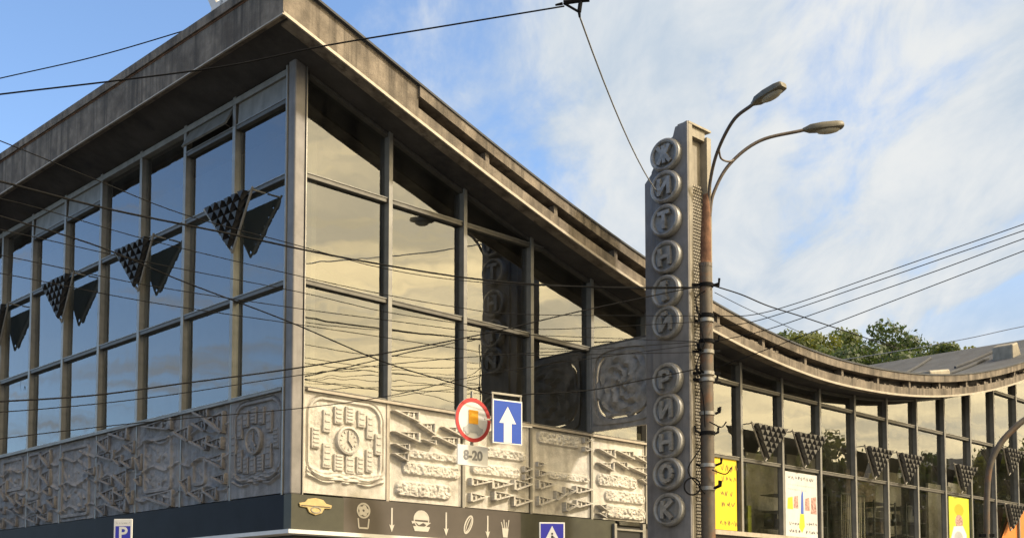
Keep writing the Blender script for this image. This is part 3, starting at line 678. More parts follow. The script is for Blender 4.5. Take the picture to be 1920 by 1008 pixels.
spots = [(7, 5.55, 'first from the lamp pole'), (8, 5.55, 'second from the lamp pole'), (10, 5.55, 'left one of the middle pair'), (11, 5.55, 'right one of the middle pair'), (13, 5.55, 'above the lime poster'), (15, 6.45, 'upper one behind the arched lamp'), (16, 5.55, 'at the right edge, lower row'), (15, 4.55, 'beside the orange poster, lowest of all'), (16, 6.5, 'at the right edge, upper row')]
for k, z, nm in spots:
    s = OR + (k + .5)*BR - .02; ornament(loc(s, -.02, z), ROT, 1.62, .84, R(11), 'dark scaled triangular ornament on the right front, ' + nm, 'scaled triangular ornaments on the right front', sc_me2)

# ------------------------------------------------------------------ posters and displays behind the glass
def poster(name, s0, s1, z0, z1, m, label, y=-.03):
    o = MB().box(-(s1 - s0)/2, (s1 - s0)/2, -.006, .006, 0, z1 - z0).build(name, m); o.location = loc((s0 + s1)/2, y, z0); o.rotation_euler = (0, 0, ROT); return tag(o, label, 'poster')
def mark(parent, pts, m, name='print', d=.0075):
    b = MB(); b.prism(pts, lambda p, q, dd: (p, -dd, q), .0061, d); return b.build(name, m, parent)
p = poster('yellow_poster', 11.45, 13.02, 3.72, 5.47, M_yel, 'bright yellow poster with dark lettering right of the lamp pole', -.03)
def scrib(parent, x0, z0, n, w, h, m, seed, name='print', off=0.):
    r = random.Random(seed); x = x0
    for i in range(n):
        k = r.randint(3, 5); P = [(x + w*(.15 + .7*q/(k - 1)) + r.uniform(-.15, .15)*w, -.0072, z0 + h*(r.uniform(.0, .35) if (q + i) % 2 else r.uniform(.6, 1))) for q in range(k)]
        b = MB().tube(spline(P, 4), w*.085, 5); b.v = [(v[0], -.0072 + (v[1] + .0072)*.02, v[2]) for v in b.v]
        o = b.build(name, m, parent); o.location = (0, off, 0); x += w*r.uniform(.95, 1.4)
scrib(p, .10, 1.42, 4, .15, .22, M_bink, 3); scrib(p, .15, 1.18, 4, .14, .16, M_bink, 8); scrib(p, .10, .82, 3, .16, .14, M_bink, 5); scrib(p, .12, .56, 3, .17, .14, M_bink, 6); scrib(p, .05, .10, 5, .13, .15, M_bink, 9); scrib(p, -.65, 1.3, 4, .15, .2, M_bink, 13)
p = poster('white_poster', 15.22, 16.78, 3.70, 5.40, M_paper, 'white poster with photographs and a blue and yellow brush stroke')
scrib(p, -.66, 1.50, 9, .125, .11, M_ink, 21); scrib(p, -.66, 1.34, 14, .08, .05, M_grey, 22); scrib(p, -.66, 1.22, 10, .08, .05, M_grey, 25)
mark(p, [(-.05, .62), (.09, .62), (.08, 1.18), (.02, 1.25), (-.02, 1.1)], M_pblue, d=.009); mark(p, [(-.14, .25), (.0, .12), (.14, .3), (.10, .62), (-.08, .62)], M_pyel, d=.0095)
for a in ((-.7, .72, -.42, 1.05, M_pyel), (-.40, .75, -.16, 1.1, M_photo), (.15, .72, .40, 1.08, M_photo), (.44, .65, .74, 1.12, M_photo)): mark(p, [(a[0], a[1]), (a[2], a[1]), (a[2] - .02, a[3]), (a[0] + .03, a[3] - .04)], a[4])
scrib(p, -.62, .30, 4, .11, .10, M_ink, 31); scrib(p, .20, .33, 5, .10, .09, M_ink, 32); scrib(p, -.62, .10, 4, .12, .10, M_ink, 33); scrib(p, .18, .10, 5, .11, .10, M_ink, 34)
p = poster('lime_poster', 24.66, 26.1, 3.70, 5.42, M_lime, 'lime yellow poster with a pale figure, low at the right')
mark(p, ell(-.02, .95, .28, .22), M_photo); mark(p, ell(0, 1.32, .34, .2, 12), M_orange, d=.007); mark(p, [(-.62, .0), (.45, .0), (.5, .55), (.25, .82), (-.4, .78), (-.62, .4)], M_white, d=.0085); mark(p, ell(-.08, .42, .32, .22), M_grey, d=.0095)
p = MB(); p.prism([(28.1, PB + .02), (31.6, PB + .02), (31.6, 5.38), (29.6, 5.38)], lambda a, q, d: tuple(Vector((a - 29, d, q - PB))), -.006, .006)
o = p.build('orange_poster', M_orp); o.location = loc(29, -.03, PB); o.rotation_euler = (0, 0, ROT); tag(o, 'slanted orange poster behind the glass at the right edge', 'poster')
# hanging display behind the window beside the yellow poster
o = empty('clothes_display', loc(14.05, .6, PB), ROT); tag(o, 'pale board with a hanging dark blue garment between the posters', 'display')
MB().box(-.75, .0, .1, .13, .25, 1.45).build('board', M_blind, o); MB().tube([(-.2, 0, 1.5), (.05, 0, 1.5)], .012, 6).build('hanger', M_white, o)
b = MB(); V = []; Fs = []; n = 12
for j, (z, rx) in enumerate(((1.45, .05), (1.2, .07), (.95, .10), (.7, .15), (.45, .17), (.32, .10))):
    for k in range(n): a = 2*math.pi*k/n; rr = rx*(1 + .18*math.sin(a*5 + j)); V.append((-.12 + rr*math.cos(a), rr*.5*math.sin(a), z))
for j in range(5):
    for k in range(n): Fs.append((j*n + k, j*n + (k + 1) % n, (j + 1)*n + (k + 1) % n, (j + 1)*n + k))
b.add(V, Fs).build('garment', M_cloth, o, 'all'); MB().box(.4, .55, .0, .05, .1, .8).build('green_bottle_row', M_lime, o)

# ------------------------------------------------------------------ pylon
S0, S1, TA, TB = 7.2, 8.0, 1.85, 2.97
py = empty('letter_pylon', loc(7.6, -2.4, 0), ROT); tag(py, 'tall grey pylon with round letter discs beside the lamp pole', 'pylon')
def pl(s, t, z): return (s - 7.6, -(t - 2.4), z)
out = [(TA, .1), (TA, 10.46), (2.02, 10.62), (2.14, 10.78), (2.22, 10.80), (2.27, 10.98), (2.45, 11.16), (2.60, 11.22), (2.66, 11.40), (2.74, 11.38), (2.74, .1)]
b = MB(); b.prism([(p_, q_) for p_, q_ in out], lambda p, q, d: pl(d, p, q), S0 + .05, S1); b.build('core', M_pyl, py)
b = MB(); b.prism([(2.06, .1), (2.06, 10.64), (2.16, 10.79), (2.24, 10.81), (2.29, 10.99), (2.46, 11.17), (2.61, 11.23), (2.67, 11.41), (2.97, 11.46), (2.97, .1)], lambda p, q, d: pl(d, p, q), S0, S0 + .049)
bevel(b.build('face_plate', M_pyl, py), .008, 1)
MB().add([pl(S0 + .051, 2.745, .1), pl(S0 + .17, 2.745, .1), pl(S0 + .17, TB, .1), pl(S0 + .051, TB, .1), pl(S0 + .051, 2.745, 11.42), pl(S0 + .17, 2.745, 11.42), pl(S0 + .17, TB, 11.42), pl(S0 + .051, TB, 11.42)], [(0, 1, 2, 3), (7, 6, 5, 4), (0, 4, 5, 1), (1, 5, 6, 2), (2, 6, 7, 3), (3, 7, 4, 0)]).build('edge_strip', M_pyls, py)
def pbox(name, s0, s1, t0, t1, z0, z1, m, par=py):
    a = pl(s0, t1, z0); c = pl(s1, t0, z1); return MB().box(a[0], c[0], a[1], c[1], z0, z1).build(name, m, par)
pbox('edge_strip', S1 - .14, S1 + .0, 2.745, TB, .1, 11.30, M_pyls)
pbox('cap', S0 + .05, S1 + .005, 2.70, TB + .005, 11.425, 11.465, M_pyls); pbox('cap_step', S0 + .171, S1 - .141, 2.745, TB - .05, 11.22, 11.42, M_pyls)
pbox('recess_panel', S0 + .171, S1 - .141, 2.745, 2.80, 10.28, 11.218, M_pyls)
gr = MB()                                              # close grille of small blocks in the recess
for j in range(150):
    z = .4 + j*.066
    for i in range(7):
        s = S0 + .19 + i*.066 + (.033 if j % 2 else 0)
        if s + .05 < S1 - .145: a = pl(s, 2.86, z); gr.box(a[0], a[0] + .052, a[1], a[1] + .09, z, z + .045)
tag(gr.build('recess_grille', M_pyls, py), kind='stuff')
fnD = lambda p, q, d: (-d, -p, q)
disc = MB().lathe([(.355, 0), (.365, .07), (.352, .125), (.315, .15), (.275, .135), (.255, .09), (.20, .075), (.0005, .075)], fnD, 36).mesh('letter_disc', M_disc, True)
GL = {}
STROKES = {'Ж': [((.5, 0), (.5, 1)), ((.0, 0), (.42, .5)), ((.0, 1), (.42, .5)), ((1, 0), (.58, .5)), ((1, 1), (.58, .5))], 'И': [((.1, 0), (.1, 1)), ((.9, 0), (.9, 1)), ((.1, .08), (.9, .92))], 'Т': [((.5, 0), (.5, .9)), ((.0, .92), (1, .92))],
           'Н': [((.1, 0), (.1, 1)), ((.9, 0), (.9, 1)), ((.1, .5), (.9, .5))], 'І': [((.5, 0), (.5, 1)), ((.25, .05), (.75, .05)), ((.25, .95), (.75, .95))], 'Й': [((.1, 0), (.1, .82)), ((.9, 0), (.9, .82)), ((.1, .08), (.9, .74)), ((.3, 1.0), (.5, .93)), ((.5, .93), (.7, 1.0))],
           'Р': [((.15, 0), (.15, 1)), ((.15, .93), (.62, .93)), ((.15, .45), (.62, .45)), ((.62, .93), (.85, .8)), ((.85, .8), (.85, .58)), ((.85, .58), (.62, .45))], 'К': [((.12, 0), (.12, 1)), ((.9, 1), (.2, .48)), ((.2, .52), (.92, 0))],
           'О': [((.5 + .42*math.cos(a*math.pi/5), .5 + .46*math.sin(a*math.pi/5)), (.5 + .42*math.cos((a + 1)*math.pi/5), .5 + .46*math.sin((a + 1)*math.pi/5))) for a in range(10)]}
def glyph(ch):
    b = MB(); w, h = .30, .38
    for i, (p, q) in enumerate(STROKES[ch]): b.bar(((p[0] - .5)*w, (p[1] - .5)*h, .04 + .0015*i), ((q[0] - .5)*w, (q[1] - .5)*h, .04 + .0015*i), .082, .09, (0, 0, 1))
    return b.mesh('letter', M_disc)
for ch, z in zip('ЖИТНІЙРИНОК', (10.86, 10.2, 9.51, 8.77, 8.07, 7.45, 6.3, 5.7, 5.04, 4.42, 3.71)):
    o = link('letter_disc', disc, py); p = pl(S0, 2.485, z); o.location = (p[0] + .0, p[1], p[2]); o.scale = (random.uniform(.9, 1.1), 1, .93); o.rotation_euler = (random.uniform(-.06, .06), random.uniform(-.02, .02), random.uniform(-.03, .03))
    if ch not in GL: GL[ch] = glyph(ch)
    l_ = link('letter', GL[ch], o)
    l_.matrix_local = Matrix(((0, 0, -1, -.075), (-1, 0, 0, 0), (0, 1, 0, 0), (0, 0, 0, 1)))
# projecting relief panel between front and pylon
def superq(cx, cy, rx, ry, n, e=3.4):
    o = []
    for i in range(n):
        a = 2*math.pi*i/n; c, s = math.cos(a), math.sin(a); k = (abs(c)**e + abs(s)**e)**(-1/e); o.append((cx + rx*k*c, cy + ry*k*s))
    return o
pt0, pt1, pz0, pz1 = .06, TA - .003, 5.56, 7.37; pcx, pcz = .98, 6.50; n = 64
hole = superq(pcx, pcz, .74, .72, n); outer = []
for x, z in hole:
    dx_, dz_ = x - pcx, z - pcz; k = min(((pt1 if dx_ > 0 else pt0) - pcx)/dx_ if abs(dx_) > 1e-6 else 9e9, ((pz1 if dz_ > 0 else pz0) - pcz)/dz_ if abs(dz_) > 1e-6 else 9e9); outer.append((pcx + dx_*k, pcz + dz_*k))
b = MB(); V = []; fr = []
mid = [((a[0]*.45 + c[0]*.55), (a[1]*.45 + c[1]*.55)) for a, c in zip(hole, outer)]; mid2 = [((a[0]*.8 + c[0]*.2), (a[1]*.8 + c[1]*.2)) for a, c in zip(hole, outer)]
rings = [(outer, S0 + .42), (outer, S0 + .34), (mid, S0 + .34), (mid, S0 + .30), (mid2, S0 + .30), (mid2, S0 + .35), (hole, S0 + .35), (hole, S0 + .42)]
for rg, s in rings: V += [pl(s, p, q) for p, q in rg]
nr = len(rings)
for j in range(nr):
    for i in range(n): fr.append((j*n + i, j*n + (i + 1) % n, ((j + 1) % nr)*n + (i + 1) % n, ((j + 1) % nr)*n + i))
M_med = mat('medallion_metal', (.27, .255, .235), .6, .1, var=.3, scale=6, bump=.4, bscale=30)
pf = b.add(V, fr).build('relief_frame', M_med, py, True)
b = MB(); V = []; Fs = []; prof = [(1.0, .42), (1.0, .345), (.93, .325), (.86, .35), (.76, .315), (.68, .345), (.58, .30), (.50, .34), (.36, .30), (.22, .345), (.08, .29), (.001, .29)]
for j, (k, s) in enumerate(prof):
    for i, (x, z) in enumerate(superq(pcx, pcz, .745*k, .725*k, n, 3.4 if k > .6 else 2.2)):
        dg = math.degrees(2*math.pi*i/n)
        if k > .9 and (128 < dg < 170 or 198 < dg < 236 or 242 < dg < 276 or 292 < dg < 330): x = pcx + (x - pcx)*.925; z = pcz + (z - pcz)*.925
        V.append(pl(S0 + s + .055*math.sin(i*.59 + j*1.7)*(k < .8), x, z + .03*math.sin(i*.3 + j)*(k < .8)))
for j in range(len(prof) - 1):
    for i in range(n): Fs.append((j*n + i, j*n + (i + 1) % n, (j + 1)*n + (i + 1) % n, (j + 1)*n + i))
Fs.append(tuple(range(n - 1, -1, -1)))
b.add(V, Fs).build('medallion', M_med, py, True)
for a in (2.2, 4.9, .4, -.75): c_ = (pcx + .66*math.cos(a), pcz + .66*math.sin(a)); d_ = (pcx + .80*math.cos(a), pcz + .80*math.sin(a)); MB().bar(pl(S0 + .39, *c_), pl(S0 + .39, *d_), .05).build('bridge', M_pyl, pf)
MB().bar(pl(S0 + .38, .05, 7.39), pl(S0 + .38, TA - .01, 7.39), .06).build('top_rail', M_tran, py)

# ------------------------------------------------------------------ street lamp beside the pylon
LD = 23.09
LP = at(1326, 800, LD); lx, ly = LP.x, LP.y
la = empty('street_lamp', (lx, ly, 0)); tag(la, 'two-armed street lamp on a rusty pole hung with cables', 'street lamp')
zj = at(1326, 495, LD).z; zu = at(1330, 365, LD).z
MB().tube([(0, 0, 0), (0, 0, zj*.5), (0, 0, zj)], [.15, .138, .125], 16).build('lower_pole', M_pole, la, True)
MB().tube([(0, 0, zj + .002), (.01, 0, zj + .05), (.015, 0, zj + .6), (.04, 0, zu)], [.112, .112, .105, .07], 16).build('upper_pole', M_rust, la, True)
MB().tube([(0, 0, zj - .06), (0, 0, zj + .01)], .132, 16).build('collar', M_arm, la)
def rel(x, y, Y): p_ = at(x, y, Y); return (p_.x - lx, p_.y - ly, p_.z)
A1 = [rel(1329, 400, LD), rel(1331, 345, LD - .1), rel(1345, 285, LD - .45), rel(1375, 226, LD - .95), rel(1411, 196, LD - 1.3)]
A2 = [rel(1331, 405, LD), rel(1338, 362, LD), rel(1368, 308, LD), rel(1425, 264, LD), rel(1507, 244, LD)]
for A_ in (A1, A2): MB().tube(spline(A_, 8), .034, 10).build('arm', M_arm, la, True)
MB().tube(spline([rel(1348, 280, LD - .45), rel(1352, 297, LD - .35), rel(1366, 303, LD - .1), rel(1377, 299, LD)], 5), .02, 8).build('arm_tie', M_arm, la, True)
def head(p0, p1):
    p0 = Vector(p0); p1 = Vector(p1); t = (p1 - p0); Ls = t.length; t.normalize(); side = t.cross(Vector((0, 0, 1))).normalized(); up = side.cross(t)
    V = []; Fs = []; n = 16; prof = [(-.02, .035, .04), (.05, .06, .055), (.16, .115, .085), (.45, .145, .10), (.80, .14, .095), (.96, .115, .08), (1.0, .08, .055)]
    for q, w, h in prof:
        for k in range(n):
            a = 2*math.pi*k/n; ca, sa = math.cos(a), math.sin(a); ex = .55
            V.append(p0 + t*(q*Ls) + side*(w*math.copysign(abs(ca)**ex, ca)) + up*(h*math.copysign(abs(sa)**ex, sa)*(1 if sa > 0 else .6)))
    for j in range(len(prof) - 1):
        for k in range(n): Fs.append((j*n + k, j*n + (k + 1) % n, (j + 1)*n + (k + 1) % n, (j + 1)*n + k))
    Fs += [tuple(range(n - 1, -1, -1)), tuple(range((len(prof) - 1)*n, len(prof)*n))]
    hd = MB().add(V, Fs).build('lamp_head', M_head, la, True)
    V = []; m_ = 12
    for r_, dn in ((1, -.055), (.8, -.10), (.45, -.12)):
        for k in range(m_): a = 2*math.pi*k/m_; V.append(p0 + t*(Ls*(.6 + .32*r_*math.cos(a))) + side*(.11*r_*math.sin(a)) + up*dn)
    Fs = [(j*m_ + k, j*m_ + (k + 1) % m_, (j + 1)*m_ + (k + 1) % m_, (j + 1)*m_ + k) for j in range(2) for k in range(m_)] + [tuple(range(2*m_, 3*m_))]
    MB().add(V, Fs).build('lamp_cover', M_lens, hd, True)
h1 = Vector(A1[-1]); d1 = (Vector(rel(1470, 160, LD - 1.85)) - h1); head(h1, h1 + d1)
h2 = Vector(A2[-1]); head(h2, Vector(rel(1581, 236, LD)))
for y in (535, 592, 601, 640, 660, 700, 712, 775, 812, 872, 915):          # clamps and insulators
    z = at(1326, y, LD).z; MB().tube([(0, 0, z - .035), (0, 0, z + .035)], .155, 14).build('clamp', random.choice([M_arm, M_wire, M_alu]), la, True)
    if y in (535, 700, 712, 660): MB().bar((-.28, -.05, z), (.28, .05, z + random.uniform(-.05, .05)), .05).build('bracket', M_wire, la)
    for q in range(2):
        a = random.uniform(0, 6.28); MB().tube([(math.cos(a)*.15, math.sin(a)*.15, z), (math.cos(a)*.26, math.sin(a)*.26, z + .04), (math.cos(a)*.27, math.sin(a)*.27, z + .14)], .025, 6).build('insulator', M_wire, la)
b = MB(); rr = rel(1298, 911, LD - .2); b.tube([(rr[0] + .155*math.cos(a), rr[1], rr[2] + .165*math.sin(a)) for a in np.linspace(0, 2*math.pi, 25)], .016, 6, False); b.build('cable_coil', M_wire, la)
for q, pts in enumerate(([(1322, 640), (1306, 690), (1318, 740), (1322, 800)], [(1313, 840), (1290, 880), (1310, 910), (1322, 925)], [(1330, 790), (1352, 800), (1362, 790)], [(1335, 880), (1360, 888), (1372, 875)], [(1322, 545), (1305, 560), (1312, 600), (1320, 640)])):
    MB().tube(spline([rel(x, y, LD - .18) for x, y in pts], 6), .012, 6).build('loose_cable', M_wire, la)
# small arched lamp low at the right
ar = at(1850, 1000, 24); sl = empty('arched_lamp', (ar.x, ar.y, 0)); tag(sl, 'slim grey lamp post arching out of the picture at the lower right', 'street lamp')
q0 = [(0, 0, 0), (0, 0, 2), (0, 0, 3.2)] + [tuple(at(x, y, 24) - Vector((ar.x, ar.y, 0))) for x, y in ((1851, 920), (1857, 870), (1875, 832), (1902, 802), (1935, 778), (1985, 758))]
MB().tube(spline(q0, 6), .062, 12).build('post', M_pole, sl, True)
e_ = Vector(q0[-1]); MB().tube([e_, e_ + Vector((.1, 0, .01)), e_ + Vector((.55, 0, .03)), e_ + Vector((.62, 0, .03))], [.06, .1, .11, .05], 12).build('lamp_head', M_head, sl, True); MB().box(-.14, .14, -.05, .05, at(1850, 1000, 24).z - .06, at(1850, 1000, 24).z + .0).build('bracket', M_wire, sl)

# ------------------------------------------------------------------ signs
def frame_at(x, y, Y, rz): p_ = at(x, y, Y); return p_, rz
fnS = lambda p, q, d: (p, -d, q)
sg = empty('round_sign', at(887, 787, 20.4), R(40)); tag(sg, 'round red-rimmed traffic sign with an orange lorry load above a car', 'traffic sign')
MB().lathe([(.355, -.012), (.355, .0), (.0005, .0)], fnS, 40).build('plate', M_white, sg)
b = MB(); ringp(b, 0, 0, .355, .355, .062, .001, .006, 40); b.build('red_ring', M_red, sg)
mark(sg, [(-.09, -.06), (.10, -.06), (.10, .16), (-.09, .16)], M_orange, 'orange_block')
mark(sg, [(-.19, -.20), (.19, -.20), (.20, -.13), (.13, -.11), (.09, -.065), (-.10, -.065), (-.15, -.11), (-.2, -.13)], M_grey, 'car_symbol')
for x in (-.11, .12): mark(sg, ell(x, -.20, .045, .04, 12), M_grey, 'car_symbol', .0095)
MB().bar((0, .03, -.42), (0, .03, .47), .04, .03).build('hanger_bar', M_alu, sg)
sg2 = empty('one_way_sign', at(951, 791, 20.4), R(34)); tag(sg2, 'square blue one-way sign with a white upward arrow', 'traffic sign')
bevel(MB().box(-.285, .285, -.012, .012, -.355, .355).build('plate', M_white, sg2), .004, 1)
b = MB(); b.prism([(-.262, -.332), (.262, -.332), (.262, .332), (-.262, .332)], fnS, .0125, .014); b.build('blue_field', M_blue, sg2)
b = MB(); b.prism([(-.075, -.33), (.075, -.33), (.075, -.02), (.16, -.02), (0, .25), (-.16, -.02), (-.075, -.02)], fnS, .0145, .016); b.build('arrow', M_white, sg2)
for x in (-.27, .27): MB().bar((x, .02, -.3), (x, .02, .45), .03, .02).build('hanger_bar', M_alu, sg2)
MB().bar((-.29, .02, .45), (.29, .02, .45), .03, .03).build('hanger_rail', M_alu, sg2); MB().bar((-.27, .025, .34), (.27, .025, .34), .05, .02).build('back_rail', M_tran, sg2)
MB().bar((-.40, .04, .02), (-.25, .04, .02), .025).build('link_bar', M_alu, sg2); MB().bar((.25, .03, -.03), (.5, .03, -.03), .025).build('link_bar', M_alu, sg2)
sg3 = empty('plate_sign', at(886, 854, 20.4), R(40)); tag(sg3, 'white time plate hanging under the round sign', 'traffic sign')
bevel(MB().box(-.31, .31, -.012, .012, -.165, .165).build('plate', M_white, sg3), .006, 1)
me = text_mesh('8-20', .21, .004, M_dgrey, 'lettering', bold=.008); o = link('lettering', me, sg3); o.location = (0, -.0155, 0); o.rotation_euler = (math.pi/2, 0, 0)
MB().bar((0, .03, -.1), (0, .03, .22), .035, .03).build('hanger_bar', M_alu, sg3)
for o in (sg, sg2, sg3): o.scale = (1.09,)*3
pk = empty('parking_sign', at(231, 990, 19), R(-6)); tag(pk, 'white and blue parking sign in front of the navy fascia', 'traffic sign')
MB().tube([(0, .05, -pk.location.z), (0, .05, .14)], .03, 10).build('post', M_white, pk, True); bevel(MB().box(-.155, .155, -.01, .012, -.35, .155).build('plate', M_white, pk), .006, 1)
b = MB(); b.prism([(-.125, -.32), (.125, -.32), (.125, .04), (-.125, .04)], fnS, .0102, .0115); b.build('blue_field', M_navyb, pk)
me = text_mesh('P', .30, .003, M_white, 'lettering', bold=.006); o = link('lettering', me, pk); o.location = (0, -.0135, -.09); o.rotation_euler = (math.pi/2, 0, 0)
scrib(pk, -.12, .075, 6, .035, .03, M_grey, 41, off=-.0045)
pd = empty('crossing_sign', at(1035, 1003, 20), R(8)); tag(pd, 'blue crossing sign with a white triangle before the dark fascia', 'traffic sign')
MB().tube([(0, .05, -pd.location.z), (0, .05, .2)], .03, 10).build('post', M_alu, pd, True); bevel(MB().box(-.22, .22, -.01, .012, -.22, .225).build('plate', M_white, pd), .006, 1)
b = MB(); b.prism([(-.195, -.195), (.195, -.195), (.195, .20), (-.195, .20)], fnS, .0102, .0115); b.build('blue_field', M_navyb, pd)
b = MB(); b.prism([(-.16, -.15), (.16, -.15), (0, .165)], fnS, .0118, .013); b.build('white_triangle', M_white, pd)
b = MB(); b.prism(ell(.0, .03, .018, .02, 8), fnS, .0132, .0145)
b.bar((0, -.0138, .0), (.0, -.0138, -.06), .035, .0012, (0, 1, 0)); b.bar((0, -.0138, -.05), (-.04, -.0138, -.13), .02, .0012, (0, 1, 0)); b.bar((0, -.0138, -.05), (.045, -.0138, -.12), .02, .0012, (0, 1, 0)); b.bar((.0, -.0138, -.005), (.05, -.0138, -.05), .015, .0012, (0, 1, 0)); b.build('walking_figure', M_ink, pd)

# ------------------------------------------------------------------ cables
def cable(pts, Y0, Y1, r, label, m=M_wire, name='cable', group=None):
    x0, x1 = pts[0][0], pts[-1][0]; P = [at(x, y, Y0 + (Y1 - Y0)*((x - x0)/(x1 - x0))) for x, y in pts]
    if x0 < -100: P = [P[0] + (P[0] - P[1])*q for q in (6, 5, 4, 3, 2, 1)] + P
    if x1 > 2200: P += [P[-1] + (P[-1] - P[-2])*q for q in (1, 2, 3, 4)]
    o = MB().tube(spline(P, 8), r*1.22, 6).build(name, m, None, 'all'); return tag(o, label, 'cable', group)
PY = LD - .12
cable([(-420, 235), (0, 340), (200, 391), (430, 438), (640, 482), (870, 520), (1040, 535), (1200, 540), (1312, 539)], 11.2, PY, .013, 'thick black cable sweeping from upper left to the lamp pole')
cable([(-420, 100), (0, 264), (175, 335), (345, 402), (540, 455), (720, 503), (870, 526), (1040, 536), (1312, 538)], 10.9, PY, .006, 'thin wire running down above the thick cable at the left')
cable([(-420, 280), (0, 405), (185, 462), (345, 528), (540, 602), (720, 678), (862, 721), (919, 738), (951, 741), (1000, 738), (1105, 731), (1200, 713), (1314, 690)], 11.4, PY, .009, 'span cable dipping to the blue one-way sign')
cable([(-420, 770), (0, 752), (180, 740), (345, 718), (540, 692), (720, 662), (905, 626), (1110, 578), (1312, 536)], 11.5, PY, .009, 'dark cable climbing from lower left across the corner column')
fam = [([(-420, 300), (0, 372), (280, 450), (560, 517), (727, 553), (854, 575), (982, 589), (1312, 592)], 'uppermost thin wire of the bundle across the tan glass'),
       ([(-420, 340), (0, 430), (280, 492), (560, 547), (727, 585), (893, 609), (1032, 617), (1312, 603)], 'second thin wire of the bundle across the tan glass'),
       ([(-420, 400), (0, 478), (280, 535), (560, 578), (727, 600), (904, 622), (1100, 632), (1312, 640)], 'third thin wire of the bundle across the tan glass'),
       ([(-420, 440), (0, 512), (280, 566), (560, 608), (727, 633), (854, 652), (982, 665), (1312, 660)], 'fourth thin wire of the bundle across the tan glass'),
       ([(-420, 790), (0, 772), (280, 745), (560, 703), (727, 683), (893, 668), (1100, 655), (1312, 640)], 'thin wire rising to the right below the dark climbing cable'),
       ([(-420, 880), (0, 822), (280, 790), (560, 765), (732, 741), (905, 702), (1105, 672), (1312, 645)], 'lowest thin wire rising to the right over the clock panels')]
for i, (p_, lb) in enumerate(fam): cable(p_, 11.1 + .1*i, PY, .0055, lb, group='thin wires strung to the lamp pole')
cable([(-300, 215), (0, 177), (230, 150), (430, 123), (610, 86), (840, 48), (1058, 12)], 13, 14, .008, 'wire crossing the roof corner to the hanging insulator')
c1 = cable([(-300, 215), (0, 147), (180, 106), (345, 58), (420, 34), (620, -40)], 36, 30, .014, 'upper wire at the left passing behind the roof edge')
def straight(pa, pb, r, label, m=M_wire, sag=.0, n=10):
    pa = Vector(pa); pb = Vector(pb); P = [pa.lerp(pb, i/n) - Vector((0, 0, sag*4*(i/n)*(1 - i/n))) for i in range(n + 1)]
    return tag(MB().tube(P, r, 6).build('cable', m, None, 'all'), label, 'cable')
straight(at(1085, 26, 14), Vector(loc(7.6, -1.95, 10.3)), .012, 'pale steady wire from the insulator down to the pylon', M_wire2, .25)
ins = empty('wire_insulator', at(1080, 8, 14)); tag(ins, 'dark triangular wire insulator at the top edge of the picture', 'insulator')
k = 14/F
b = MB()
for a_, c_, r_ in (((-24, 2), (6, -16), .016), ((-24, 3), (24, 10), .03), ((6, -16), (10, 12), .026), ((-2, 8), (26, 10), .035)): b.tube([(a_[0]*k, 0, a_[1]*k), (c_[0]*k, 0, c_[1]*k)], r_, 8)
b.build('triangle_yoke', M_wire, ins); MB().tube([(-26*k, 0, 1*k), (-40*k, 0, -2*k)], [.02, .012], 8).build('strain_piece', M_wire, ins); MB().tube([(6*k, 0, -14*k), (7*k, 0, -26*k)], [.02, .014], 8).build('strain_piece', M_wire, ins); MB().tube([(10*k, 0, 10*k), (30*k, .4, 60*k), (60*k, 2, 200*k)], .01, 6).build('support_wire', M_wire, ins)
for i, (p_, lb) in enumerate((([(1340, 592), (1410, 590), (1500, 566), (1700, 496), (1920, 420), (2300, 285)], 'top wire of the set leaving the lamp pole to the right'), ([(1340, 612), (1430, 598), (1640, 528), (1800, 473), (1920, 432), (2300, 302)], 'second wire of the set leaving the lamp pole to the right'), ([(1340, 640), (1440, 617), (1600, 562), (1760, 506), (1920, 447), (2300, 310)], 'third wire of the set leaving the lamp pole to the right'), ([(1340, 690), (1450, 650), (1580, 600), (1700, 554), (1920, 470), (2300, 325)], 'lowest wire of the set leaving the lamp pole to the right'))):
    cable(p_, PY, 18, .0065, lb)
cable([(1340, 536), (1390, 552), (1440, 573), (1500, 592), (1560, 612), (1680, 652)], PY, 33, .012, 'black cable dropping from the lamp pole behind the roof edge')
cable([(1340, 548), (1400, 578), (1450, 600), (1530, 636)], PY, 29, .006, 'thin wire dropping beside the black cable to the roof edge')
cable([(1540, 680), (1700, 655), (1815, 634), (1897, 616), (1990, 598)], 48, 44, .012, 'faint wire to the mast on the far roof', M_wire2)

# ------------------------------------------------------------------ trees
def crown_mesh(rx, rz, seed, m, nb=40, per=210, leaf=.30):
    r = np.random.default_rng(seed); V = []; 
    cs = []
    while len(cs) < nb:
        p_ = r.uniform(-1, 1, 3); d = np.linalg.norm(p_)
        if .35 < d < 1: cs.append(p_*[rx, rx, rz]*(.92))
    for c in cs:
        br = r.uniform(.24, .42)*rx; n = int(per*r.uniform(.7, 1.2))
        d = r.normal(size=(n, 3)); d /= np.linalg.norm(d, axis=1)[:, None]; P = c + d*br*r.uniform(.55, 1.05, (n, 1))*[1, 1, .75]
        for p_, dd in zip(P, d):
            nrm = dd + r.normal(size=3)*.55; nrm /= np.linalg.norm(nrm); a = np.cross(nrm, r.normal(size=3)); a /= np.linalg.norm(a); b_ = np.cross(nrm, a); s = leaf*r.uniform(.6, 1.3)
            V += [p_ - a*s*.5, p_ + b_*s*.32, p_ + a*s*.5, p_ - b_*s*.32]
    me = bpy.data.meshes.new('crown'); me.from_pydata([tuple(v) for v in V], [], [(i, i + 1, i + 2, i + 3) for i in range(0, len(V), 4)]); me.materials.append(m); return me
CR = {}
